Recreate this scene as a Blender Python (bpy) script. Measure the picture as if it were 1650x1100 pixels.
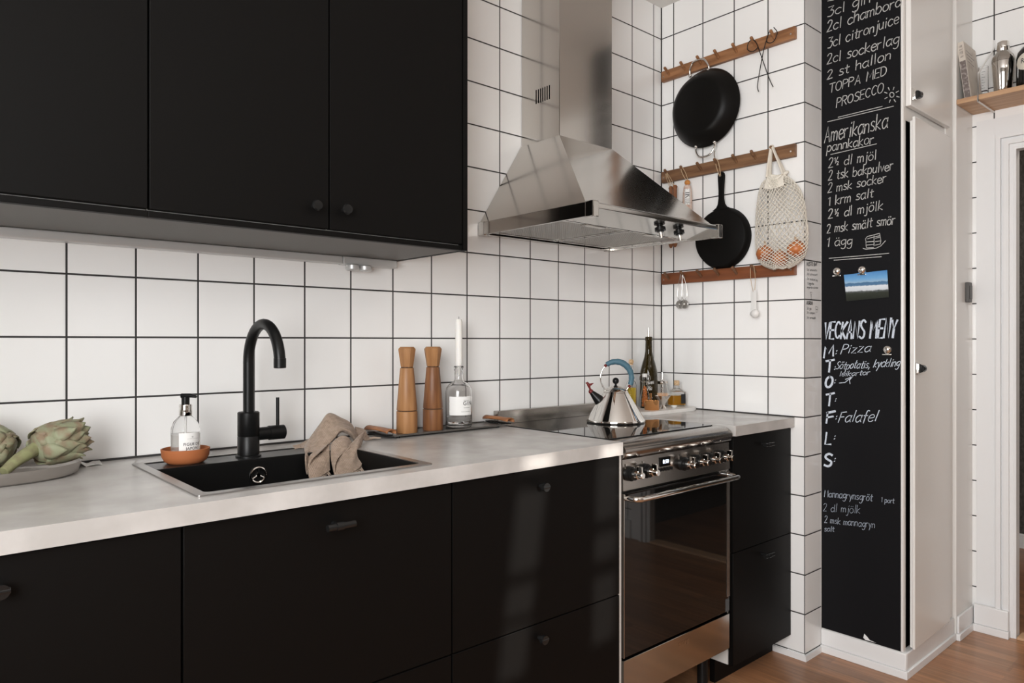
import bpy, bmesh, math, random
from mathutils import Vector, Matrix, noise
R = math.radians
for o in list(bpy.data.objects): bpy.data.objects.remove(o)
S = bpy.context.scene
COL = S.collection

# ---------------------------------------------------------------- camera, world, lights, exposure
cd = bpy.data.cameras.new('camera'); cam = bpy.data.objects.new('camera', cd); COL.objects.link(cam)
cam.location = (-2.6324, -1.9709, 1.215); cam.rotation_euler = (R(90), 0, -0.72196)
cd.sensor_width = 36; cd.lens = 36 * 1150.88 / 1650; cd.clip_start = .02
S.camera = cam
S.view_settings.view_transform = 'Standard'; S.view_settings.look = 'None'
S.view_settings.gamma = 1; S.view_settings.use_curve_mapping = False
S.view_settings.exposure = 0.0
w = bpy.data.worlds.new('sky'); S.world = w; w.use_nodes = True
w.node_tree.nodes['Background'].inputs[0].default_value = (.75, .87, 1, 1)
w.node_tree.nodes['Background'].inputs[1].default_value = 1.0

def area(name, loc, rot, sx, sy, power, color):
    l = bpy.data.lights.new(name, 'AREA'); l.shape = 'RECTANGLE'; l.size = sx; l.size_y = sy
    l.energy = power; l.color = color
    o = bpy.data.objects.new(name, l); COL.objects.link(o); o.location = loc; o.rotation_euler = rot
    return o
# daylight entering by the window in the left wall
area('window_daylight', (-3.52, -2.25, 1.62), (0, R(-90), 0), 1.5, 1.9, 124, (1, .995, .985))
area('ceiling_fill', (-1.2, -3.4, 2.70), (0, 0, 0), .5, .5, 6, (1.0, .90, .78))  # added fill lamp under the ceiling, without a fixture
area('hall_fill', (1.6, -1.6, 2.70), (0, 0, 0), .4, .4, 14, (1.0, .92, .82))  # added unseen lamp that brightens the hall wallpaper
# low sun through slits of an added unseen screen: soft patches on drawers
sl = bpy.data.lights.new('low_sun', 'SUN'); sl.energy = 5; sl.angle = R(.7); sl.color = (1, .95, .88)
so = bpy.data.objects.new('low_sun', sl); COL.objects.link(so); so.location = (-1.2, -7, 3)
so.rotation_euler = (R(80), 0, 0)

# ---------------------------------------------------------------- materials
def nodes(m):
    m.use_nodes = True
    t = m.node_tree
    return t, t.nodes, t.links, t.nodes['Principled BSDF']
def mat(name, col, rough=.5, metal=0, spec=.5, trans=0, ior=1.45, coat=0, crough=.03, noise_=None, bump=None, emit=None, alpha=None, sheen=0, sss=0, aniso=0):
    m = bpy.data.materials.new(name); t, N, L, p = nodes(m)
    p.inputs['Base Color'].default_value = (*col, 1); p.inputs['Roughness'].default_value = rough
    p.inputs['Metallic'].default_value = metal; p.inputs['Specular IOR Level'].default_value = spec
    p.inputs['Transmission Weight'].default_value = trans; p.inputs['IOR'].default_value = ior
    p.inputs['Coat Weight'].default_value = coat; p.inputs['Coat Roughness'].default_value = crough; p.inputs['Sheen Weight'].default_value = sheen
    p.inputs['Subsurface Weight'].default_value = sss
    if sss: p.inputs['Subsurface Radius'].default_value = (.01, .008, .006)
    p.inputs['Anisotropic'].default_value = aniso
    tc = N.new('ShaderNodeTexCoord')
    if noise_:                       # (scale xyz, second colour, detail, low, high)
        sc, c2, det, lo, hi = noise_
        mp = N.new('ShaderNodeMapping'); mp.inputs['Scale'].default_value = sc
        n = N.new('ShaderNodeTexNoise'); n.inputs['Scale'].default_value = 1; n.inputs['Detail'].default_value = det
        r = N.new('ShaderNodeMapRange'); r.inputs[1].default_value = lo; r.inputs[2].default_value = hi
        x = N.new('ShaderNodeMix'); x.data_type = 'RGBA'
        x.inputs[6].default_value = (*col, 1); x.inputs[7].default_value = (*c2, 1)
        L.new(tc.outputs['Object'], mp.inputs[0]); L.new(mp.outputs[0], n.inputs['Vector'])
        L.new(n.outputs[0], r.inputs[0]); L.new(r.outputs[0], x.inputs[0]); L.new(x.outputs[2], p.inputs['Base Color'])
    if bump:                         # (scale xyz, strength, distance)
        sc, st, di = bump
        mp = N.new('ShaderNodeMapping'); mp.inputs['Scale'].default_value = sc
        n = N.new('ShaderNodeTexNoise'); n.inputs['Scale'].default_value = 1; n.inputs['Detail'].default_value = 3
        b = N.new('ShaderNodeBump'); b.inputs['Strength'].default_value = st; b.inputs['Distance'].default_value = di
        L.new(tc.outputs['Object'], mp.inputs[0]); L.new(mp.outputs[0], n.inputs['Vector'])
        L.new(n.outputs[0], b.inputs['Height']); L.new(b.outputs[0], p.inputs['Normal'])
    if emit:
        p.inputs['Emission Color'].default_value = (*emit[0], 1); p.inputs['Emission Strength'].default_value = emit[1]
    return m

def tile_mat(name, ox, oy, oz=1.2256, P=.15, g=.0047, white=(.88, .873, .86)):
    m = bpy.data.materials.new(name); t, N, L, p = nodes(m)
    def M(op, a, b=None, c=None):
        n = N.new('ShaderNodeMath'); n.operation = op
        for i, v in enumerate((a, b, c)):
            if v is None: continue
            if isinstance(v, (int, float)): n.inputs[i].default_value = v
            else: L.new(v, n.inputs[i])
        return n.outputs[0]
    geo = N.new('ShaderNodeNewGeometry')
    sp = N.new('ShaderNodeSeparateXYZ'); L.new(geo.outputs['Position'], sp.inputs[0])
    sn = N.new('ShaderNodeSeparateXYZ'); L.new(geo.outputs['Normal'], sn.inputs[0])
    facing = M('GREATER_THAN', M('ABSOLUTE', sn.outputs[0]), .5)
    u = M('ADD', M('MULTIPLY', M('SUBTRACT', sp.outputs[1], oy), facing),
          M('MULTIPLY', M('SUBTRACT', sp.outputs[0], ox), M('SUBTRACT', 1, facing)))
    def dist(v): return M('MULTIPLY', M('ABSOLUTE', M('SUBTRACT', M('FRACT', M('ADD', M('DIVIDE', v, P), 100.5)), .5)), P)
    du, dz = dist(u), dist(M('SUBTRACT', sp.outputs[2], oz))
    d = M('MINIMUM', du, dz)
    mr = N.new('ShaderNodeMapRange'); L.new(d, mr.inputs[0]); mr.inputs[1].default_value = g * .42; mr.inputs[2].default_value = g * .58
    x = N.new('ShaderNodeMix'); x.data_type = 'RGBA'; L.new(mr.outputs[0], x.inputs[0])
    x.inputs[6].default_value = (.028, .026, .025, 1); x.inputs[7].default_value = (*white, 1)
    L.new(x.outputs[2], p.inputs['Base Color'])
    rr = N.new('ShaderNodeMapRange'); L.new(mr.outputs[0], rr.inputs[0]); rr.inputs[3].default_value = .85; rr.inputs[4].default_value = .13
    L.new(rr.outputs[0], p.inputs['Roughness'])
    hb = N.new('ShaderNodeMapRange'); hb.interpolation_type = 'SMOOTHSTEP'; L.new(d, hb.inputs[0]); hb.inputs[1].default_value = g * .4; hb.inputs[2].default_value = .006
    nz = N.new('ShaderNodeTexNoise'); nz.inputs['Scale'].default_value = 9; nz.inputs['Detail'].default_value = 1
    L.new(geo.outputs['Position'], nz.inputs['Vector'])
    h = M('ADD', hb.outputs[0], M('MULTIPLY', nz.outputs[0], .55))
    b = N.new('ShaderNodeBump'); b.inputs['Strength'].default_value = .35; b.inputs['Distance'].default_value = .0015
    L.new(h, b.inputs['Height']); L.new(b.outputs[0], p.inputs['Normal'])
    return m

def floor_mat(name, c1, c2, rough=.32):
    m = bpy.data.materials.new(name); t, N, L, p = nodes(m)
    geo = N.new('ShaderNodeNewGeometry')
    mp = N.new('ShaderNodeMapping'); mp.inputs['Rotation'].default_value = (0, 0, R(90)); mp.inputs['Location'].default_value = (.0, .477 % .16, 0)
    L.new(geo.outputs['Position'], mp.inputs[0])
    b = N.new('ShaderNodeTexBrick'); L.new(mp.outputs[0], b.inputs['Vector'])
    b.inputs['Scale'].default_value = 1; b.inputs['Brick Width'].default_value = 1.9; b.inputs['Row Height'].default_value = .159
    b.inputs['Mortar Size'].default_value = .0011; b.inputs['Mortar Smooth'].default_value = .3; b.inputs['Bias'].default_value = 0
    b.inputs['Color1'].default_value = (*c1, 1); b.inputs['Color2'].default_value = (*c2, 1); b.inputs['Mortar'].default_value = (.33, .19, .11, 1)
    b.offset = .37
    b2 = N.new('ShaderNodeTexBrick'); L.new(mp.outputs[0], b2.inputs['Vector'])
    b2.inputs['Scale'].default_value = 1; b2.inputs['Brick Width'].default_value = .47; b2.inputs['Row Height'].default_value = .053; b2.offset = .43
    b2.inputs['Mortar Size'].default_value = .0002
    b2.inputs['Color1'].default_value = (.78, .78, .78, 1); b2.inputs['Color2'].default_value = (1.18, 1.15, 1.1, 1); b2.inputs['Mortar'].default_value = (.8, .8, .8, 1)
    g = N.new('ShaderNodeTexNoise'); g.inputs['Scale'].default_value = 1; g.inputs['Detail'].default_value = 5
    mg = N.new('ShaderNodeMapping'); mg.inputs['Scale'].default_value = (70, 3.5, 1); L.new(geo.outputs['Position'], mg.inputs[0]); L.new(mg.outputs[0], g.inputs['Vector'])
    gr = N.new('ShaderNodeMapRange'); L.new(g.outputs[0], gr.inputs[0]); gr.inputs[1].default_value = .3; gr.inputs[2].default_value = .7; gr.inputs[3].default_value = .72; gr.inputs[4].default_value = 1.2
    m1 = N.new('ShaderNodeMix'); m1.data_type = 'RGBA'; m1.blend_type = 'MULTIPLY'; m1.inputs[0].default_value = 1
    L.new(b.outputs[0], m1.inputs[6]); L.new(b2.outputs[0], m1.inputs[7])
    m2 = N.new('ShaderNodeMix'); m2.data_type = 'RGBA'; m2.blend_type = 'MULTIPLY'; m2.inputs[0].default_value = 1
    L.new(m1.outputs[2], m2.inputs[6]); L.new(gr.outputs[0], m2.inputs[7])
    L.new(m2.outputs[2], p.inputs['Base Color']); p.inputs['Roughness'].default_value = rough
    return m

def wood(name, c1, c2, sc=(6, 6, 40), rough=.5, lo=.35, hi=.65):
    return mat(name, c1, rough, noise_=(sc, c2, 4, lo, hi), bump=(sc, .12, .002))

M_tile_back = tile_mat('white_wall_tile_back', -.0557, -.067)
M_tile_nook = tile_mat('white_wall_tile_nook', -.004, -.067)
M_tile_right = tile_mat('white_wall_tile_right', -.0557, -1.064)
M_floor = floor_mat('oak_floor', (.33, .155, .075), (.40, .205, .105))
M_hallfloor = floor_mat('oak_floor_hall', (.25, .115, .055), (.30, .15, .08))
M_paint = mat('grey_wall_paint', (.42, .40, .38), .6)
M_ceil = mat('ceiling_paint', (.74, .72, .69), .8)
M_taupe = mat('taupe_wall_paint', (.20, .17, .145), .7)
M_gloss = mat('glossy_white_joinery', (.78, .76, .73), .22)
M_trim = mat('white_trim_paint', (.80, .80, .80), .3)
M_caulk = mat('dark_caulk', (.03, .028, .027), .7)
M_black = mat('black_front', (.0020, .0017, .0015), .54, spec=.19)
M_carc = mat('light_cabinet_carcass', (.62, .60, .57), .5)
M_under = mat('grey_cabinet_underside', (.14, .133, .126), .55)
M_knob = mat('black_knob', (.010, .010, .010), .25)
M_top = mat('concrete_laminate', (.455, .435, .415), .27, noise_=((9, 9, 9), (.58, .56, .54), 6, .36, .66))
M_steel = mat('brushed_steel', (.37, .345, .32), .20, 1, bump=((3, 3, 260), .03, .001))
M_steelh = mat('brushed_steel_hood', (.56, .53, .495), .15, 1, bump=((3, 3, 3), .012, .004))
M_steel_l = mat('steel_trim', (.52, .50, .47), .14, 1)
M_chrome = mat('chrome', (.78, .76, .73), .05, 1)
M_alu = mat('silver_aluminium', (.62, .62, .61), .38, .55)
M_glassblk = mat('black_glass', (.006, .006, .006), .03, spec=.6)
M_cooktop = mat('black_ceramic_hob', (.012, .012, .012), .035, spec=.75)
M_blkm = mat('matt_black_metal', (.006, .006, .006), .36, spec=.28)
M_sink = mat('black_composite', (.0032, .0032, .0032), .45, spec=.14)
M_ledge = mat('black_composite_ledge', (.018, .018, .018), .3)
M_flange = mat('sink_flange_steel', (.36, .345, .33), .3, .9)
M_pan = mat('black_pan_enamel', (.005, .0046, .0042), .40, spec=.16)
M_iron = mat('black_cast_iron', (.005, .0046, .0042), .55, spec=.12, bump=((300, 300, 300), .2, .001))
M_terra = mat('terracotta', (.42, .135, .045), .7, noise_=((60, 60, 60), (.42, .13, .045), 3, .4, .7))
M_glass = mat('clear_glass', (1, 1, 1), .0, trans=1, ior=1.45)
M_glass_t = mat('thin_clear_glass', (1, 1, 1), .0, trans=1, ior=1.12)
M_green = mat('dark_green_glass', (.055, .036, .008), .04, trans=.55, ior=1.4)
M_oil = mat('olive_oil', (.75, .55, .06), .05, trans=.6, ior=1.3)
M_amber = mat('amber_spirit', (.62, .30, .02), .05, trans=.6, ior=1.3)
M_water = mat('clear_liquid', (.95, .97, .98), .0, trans=1, ior=1.33)
M_soap = mat('clear_soap', (.93, .92, .89), .1, trans=.75, ior=1.3)
M_chili = mat('red_orange_chillies', (.42, .12, .015), .3)
M_paper = mat('white_label_paper', (.84, .83, .81), .6)
M_ink = mat('black_ink', (.012, .012, .014), .6)
M_marker = mat('black_marker_ink', (.05, .047, .045), .6)
M_chalkb = mat('chalkboard_paint', (.0070, .0070, .0082), .6, spec=.15)
M_chalk = mat('white_chalk', (.50, .49, .475), .9, noise_=((220, 220, 220), (.30, .30, .30), 3, .45, .75))
M_chalkf = mat('faint_chalk', (.42, .47, .55), .9, noise_=((220, 220, 220), (.20, .23, .28), 3, .4, .7))
M_chalkl = mat('blue_white_chalk', (.62, .68, .76), .9, noise_=((220, 220, 220), (.36, .40, .48), 3, .45, .75))
M_railw = wood('brown_peg_rail_wood', (.36, .17, .075), (.21, .09, .037), (60, 6, 60), .5)
M_railg = wood('weathered_peg_rail_wood', (.24, .125, .06), (.13, .06, .028), (60, 5, 60), .55)
M_railr = wood('red_brown_peg_rail_wood', (.22, .07, .024), (.15, .045, .016), (60, 5, 60), .45)
M_peg = wood('peg_wood', (.20, .10, .05), (.13, .06, .03), (40, 40, 40), .55)
M_mill = wood('light_oak_mill', (.40, .20, .082), (.28, .125, .046), (55, 55, 5), .45)
M_mill2 = wood('dark_oak_mill', (.25, .105, .038), (.13, .048, .018), (60, 60, 5), .45)
M_groove = mat('mill_groove', (.07, .03, .012), .7)
M_handlew = wood('reddish_handle_wood', (.36, .15, .058), (.18, .066, .026), (60, 14, 60), .45)
M_pine = wood('pine_shelf_wood', (.58, .37, .22), (.46, .27, .15), (45, 4, 45), .5)
M_cork = mat('cork', (.70, .50, .31), .8, noise_=((200, 200, 200), (.55, .36, .2), 2, .4, .6))
M_wax = mat('white_candle_wax', (.84, .82, .78), .4, sss=.2)
M_marble = mat('white_marble', (.80, .78, .75), .3, noise_=((9, 14, 9), (.66, .63, .60), 6, .45, .75))
M_copper = mat('polished_copper', (.74, .38, .16), .09, 1)
M_pewter = mat('pewter', (.50, .47, .44), .3, .9)
M_linen = mat('taupe_waffle_linen', (.37, .275, .21), .9, sheen=.15, noise_=((90, 90, 90), (.30, .22, .162), 3, .4, .6))
M_fringe = mat('taupe_fringe', (.42, .325, .255), .9)
M_cotton = mat('cream_cotton', (.78, .73, .64), .85)
M_string = mat('tan_string', (.55, .40, .25), .9)
M_onion = mat('onion_skin', (.50, .17, .05), .35, noise_=((14, 14, 60), (.36, .10, .03), 4, .4, .7))
M_arti = mat('artichoke_green', (.28, .295, .185), .6, noise_=((45, 45, 45), (.25, .18, .115), 5, .42, .64))
M_artis = mat('artichoke_stem_green', (.30, .31, .155), .55, noise_=((60, 60, 60), (.22, .20, .11), 3, .4, .7))
M_napkin = mat('white_napkin', (.80, .79, .77), .8)
M_blue = mat('blue_handle_grip', (.065, .150, .200), .5)
M_redp = mat('dark_red_plastic', (.15, .014, .012), .35)
M_blackp = mat('black_plastic', (.008, .008, .008), .3, spec=.25)
M_whitep = mat('white_plastic', (.80, .79, .77), .4)
M_salami = mat('salami_casing', (.70, .55, .47), .75, noise_=((90, 90, 90), (.50, .27, .20), 3, .5, .7))
M_orange = mat('orange_cap_wood', (.55, .22, .05), .4)
M_spoonw = wood('brown_spoon_wood', (.30, .12, .045), (.20, .07, .025), (50, 50, 8), .5)
M_greysw = mat('dark_grey_plastic', (.085, .082, .078), .45)
M_lit = mat('lit_clock_digits', (.02, .02, .03), .5, emit=((.75, .83, 1), 3.0))
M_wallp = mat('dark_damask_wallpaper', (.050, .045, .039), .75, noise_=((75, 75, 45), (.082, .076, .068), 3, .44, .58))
M_spine = mat('pale_book_cover', (.62, .56, .49), .55, noise_=((30, 30, 18), (.50, .43, .37), 4, .5, .7))
M_spined = mat('dark_spine_picture', (.16, .13, .12), .5, noise_=((90, 90, 90), (.32, .28, .26), 4, .5, .6))
M_pages = mat('book_pages', (.72, .68, .6), .8)
M_filter = mat('hood_filter_mesh', (.50, .48, .45), .3, .9)
M_fback = mat('dark_filter_backing', (.03, .028, .026), .6)
M_slot = mat('dark_slot', (.004, .004, .004), .9, spec=0)
M_pick = mat('toothpick_wood', (.72, .47, .30), .7)

def weave(m):
    t, N, L, p = nodes(m); tc = N.new('ShaderNodeTexCoord'); hs = []
    for d in ('X', 'Z'):
        wv = N.new('ShaderNodeTexWave'); wv.bands_direction = d; wv.inputs['Scale'].default_value = 95 if d == 'Z' else 70; wv.inputs['Distortion'].default_value = 1.2; wv.inputs['Detail'].default_value = 1
        L.new(tc.outputs['Object'], wv.inputs['Vector']); hs.append(wv.outputs[1])
    ad = N.new('ShaderNodeMath'); ad.operation = 'ADD'; L.new(hs[0], ad.inputs[0]); L.new(hs[1], ad.inputs[1])
    b = N.new('ShaderNodeBump'); b.inputs['Strength'].default_value = .55; b.inputs['Distance'].default_value = .0012
    L.new(ad.outputs[0], b.inputs['Height']); L.new(b.outputs[0], p.inputs['Normal'])
weave(M_linen)

# ---------------------------------------------------------------- mesh helpers
def cr(pts, n=6, closed=False):
    """Catmull-Rom through pts (tuples of any length)."""
    P = [tuple(p) for p in pts]; out = []; N = len(P)
    for i in range(N if closed else N - 1):
        if closed: a, b, c, d = P[i - 1], P[i], P[(i + 1) % N], P[(i + 2) % N]
        else: a, b, c, d = P[max(i - 1, 0)], P[i], P[i + 1], P[min(i + 2, N - 1)]
        for k in range(n):
            t = k / n
            out.append(tuple(.5 * (2 * q + (r - p) * t + (2 * p - 5 * q + 4 * r - s) * t * t + (3 * q - p - 3 * r + s) * t ** 3) for p, q, r, s in zip(a, b, c, d)))
    if not closed: out.append(P[-1])
    return out
class B:
    def __init__(s): s.bm = bmesh.new(); s.bev = False
    def box(s, x0, x1, y0, y1, z0, z1, bev=0, seg=2):
        v = [s.bm.verts.new(p) for p in ((x0, y0, z0), (x1, y0, z0), (x1, y1, z0), (x0, y1, z0), (x0, y0, z1), (x1, y0, z1), (x1, y1, z1), (x0, y1, z1))]
        f = [s.bm.faces.new([v[i] for i in q]) for q in ((0, 3, 2, 1), (4, 5, 6, 7), (0, 1, 5, 4), (1, 2, 6, 5), (2, 3, 7, 6), (3, 0, 4, 7))]
        if bev:
            s.bev = True
            e = list({e for q in f for e in q.edges})
            bmesh.ops.bevel(s.bm, geom=e, offset=bev, segments=seg, affect='EDGES', profile=.5)
        return s
    def lathe(s, prof, c=(0, 0, 0), seg=32, axis='z', sx=1, sy=1, rot=0):
        """prof: (radius, height) from one end to the other; radius 0 closes."""
        rings = []
        for r, h in prof:
            if r < 1e-6: pts = [(0, 0, h)]
            else: pts = [(r * sx * math.cos(2 * math.pi * (k + rot) / seg), r * sy * math.sin(2 * math.pi * (k + rot) / seg), h) for k in range(seg)]
            vs = []
            for x, y, z in pts:
                if axis == 'x': q = (z, x, y)
                elif axis == 'y': q = (y, z, x)
                else: q = (x, y, z)
                vs.append(s.bm.verts.new((q[0] + c[0], q[1] + c[1], q[2] + c[2])))
            rings.append(vs)
        for a, b in zip(rings, rings[1:]):
            for k in range(seg):
                k2 = (k + 1) % seg
                if len(a) == 1 and len(b) == 1: continue
                if len(a) == 1: s.bm.faces.new((a[0], b[k2], b[k]))
                elif len(b) == 1: s.bm.faces.new((a[k], a[k2], b[0]))
                else: s.bm.faces.new((a[k], a[k2], b[k2], b[k]))
        return s
    def cyl(s, c, r, h, seg=24, axis='z', bev=0):
        b = min(bev, r * .9)
        return s.lathe([(0, 0), (r - b, 0), (r, b), (r, h - b), (r - b, h), (0, h)] if b else [(0, 0), (r, 0), (r, h), (0, h)], c, seg, axis)
    def tube(s, pts, r, seg=8, closed=False, flat=1):
        P = [Vector(p) for p in pts]; N = len(P); rings = []
        up = None
        for i in range(N):
            if closed: d = (P[(i + 1) % N] - P[i - 1])
            else: d = P[min(i + 1, N - 1)] - P[max(i - 1, 0)]
            d.normalize()
            if up is None:
                up = Vector((0, 0, 1)) if abs(d.z) < .9 else Vector((1, 0, 0))
            n = (up - d * up.dot(d)).normalized(); b = d.cross(n); up = n
            rr = r[i] if isinstance(r, (list, tuple)) else r
            rings.append([s.bm.verts.new(P[i] + n * (math.cos(2 * math.pi * k / seg) * rr) + b * (math.sin(2 * math.pi * k / seg) * rr * flat)) for k in range(seg)])
        M = N if closed else N - 1
        for i in range(M):
            a, b = rings[i], rings[(i + 1) % N]
            for k in range(seg):
                s.bm.faces.new((a[k], b[k], b[(k + 1) % seg], a[(k + 1) % seg]))
        if not closed:
            s.bm.faces.new(rings[0][::1]); s.bm.faces.new(rings[-1][::-1])
        return s
    def prism(s, poly, axis, h0, h1):
        """poly 2-D: axis x -> (y,z), y -> (x,z), z -> (x,y)."""
        def q(p, h): return {'x': (h, p[0], p[1]), 'y': (p[0], h, p[1]), 'z': (p[0], p[1], h)}[axis]
        a = [s.bm.verts.new(q(p, h0)) for p in poly]; b = [s.bm.verts.new(q(p, h1)) for p in poly]
        n = len(poly)
        for k in range(n): s.bm.faces.new((a[k], a[(k + 1) % n], b[(k + 1) % n], b[k]))
        s.bm.faces.new(a[::-1]); s.bm.faces.new(b)
        return s
    def grid(s, rows, closed=False):
        V = [[s.bm.verts.new(p) for p in r] for r in rows]
        for a, b in zip(V, V[1:]):
            n = len(a)
            for k in range(n if closed else n - 1):
                s.bm.faces.new((a[k], a[(k + 1) % n], b[(k + 1) % n], b[k]))
        return s
    def ball(s, c, r, seg=16, sx=1, sy=1, sz=1):
        n = seg // 2
        return s.lathe([(r * math.sin(math.pi * i / n), -r * sz * math.cos(math.pi * i / n)) for i in range(n + 1)], c, seg, 'z', sx, sy)
    def poly(s, pts):
        s.bm.faces.new([s.bm.verts.new(p) for p in pts]); return s
    def ribbon(s, pts, wd, f):
        """flat ribbon along 2-D pts, width wd, put in space by f(a, b)."""
        n = len(pts)
        if n < 2: return s
        L, Rr = [], []
        for i in range(n):
            ax, ay = pts[max(i - 1, 0)]; bx, by = pts[min(i + 1, n - 1)]
            dx, dy = bx - ax, by - ay; l = math.hypot(dx, dy) or 1e-9
            ex = (-dx / l * wd / 2 if i == 0 else dx / l * wd / 2 if i == n - 1 else 0) * .6
            ey = (-dy / l * wd / 2 if i == 0 else dy / l * wd / 2 if i == n - 1 else 0) * .6
            x, y = pts[i]; x += ex; y += ey
            L.append(f(x - dy / l * wd / 2, y + dx / l * wd / 2)); Rr.append(f(x + dy / l * wd / 2, y - dx / l * wd / 2))
        return s.grid([L, Rr])
ROOT = {}
def P(name, b, m, parent=None, w=True, smooth=None, sub=0, solid=0, kind=None, label=None, rc=True):
    """link a builder as ONE mesh object; w: its coordinates are world ones."""
    bm = b.bm
    if smooth is None: smooth = 20 if b.bev else 35
    if rc: bmesh.ops.recalc_face_normals(bm, faces=bm.faces)
    if parent is not None and w:
        root = ROOT.get(parent.name, parent)
        bmesh.ops.translate(bm, vec=-root.location, verts=bm.verts)
    me = bpy.data.meshes.new(name); bm.to_mesh(me); bm.free()
    for p in me.polygons: p.use_smooth = True
    me.set_sharp_from_angle(angle=R(smooth))
    me.materials.append(m)
    o = bpy.data.objects.new(name, me); COL.objects.link(o)
    if parent is not None:
        o.parent = parent; ROOT[o.name] = ROOT.get(parent.name, parent)
    if solid:
        md = o.modifiers.new('thickness', 'SOLIDIFY'); md.thickness = abs(solid); md.offset = 0
    if sub:
        md = o.modifiers.new('smooth', 'SUBSURF'); md.levels = sub; md.render_levels = sub
    if kind: o['kind'] = kind
    if label: o['label'] = label
    return o
def thing(name, label, cat, loc=(0, 0, 0), rz=0, group=None):
    o = bpy.data.objects.new(name, None); COL.objects.link(o); o.empty_display_size = .05
    o.location = loc; o.rotation_euler = (0, 0, rz); o['label'] = label; o['category'] = cat
    if group: o['group'] = group
    return o
def tag(o, label, cat, group=None):
    o['label'] = label; o['category'] = cat
    if group: o['group'] = group
    return o
def struct(name, b, m, **k): return P(name, b, m, kind='structure', **k)
def dup(o, loc, rz=None, label=None, parent=None):
    c = o.copy(); COL.objects.link(c)
    if parent is None:
        c.location = loc
        if rz is not None: c.rotation_euler = (0, 0, rz)
        if label: c['label'] = label
    else: c.parent = parent
    for ch in o.children: dup(ch, None, parent=c)
    return c
def rrect(x0, x1, y0, y1, r, n=5):
    out = []
    for cx, cy, a in ((x1 - r, y1 - r, 0), (x0 + r, y1 - r, 90), (x0 + r, y0 + r, 180), (x1 - r, y0 + r, 270)):
        for k in range(n + 1): out.append((cx + r * math.cos(R(a + 90 * k / n)), cy + r * math.sin(R(a + 90 * k / n))))
    return out

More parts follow.
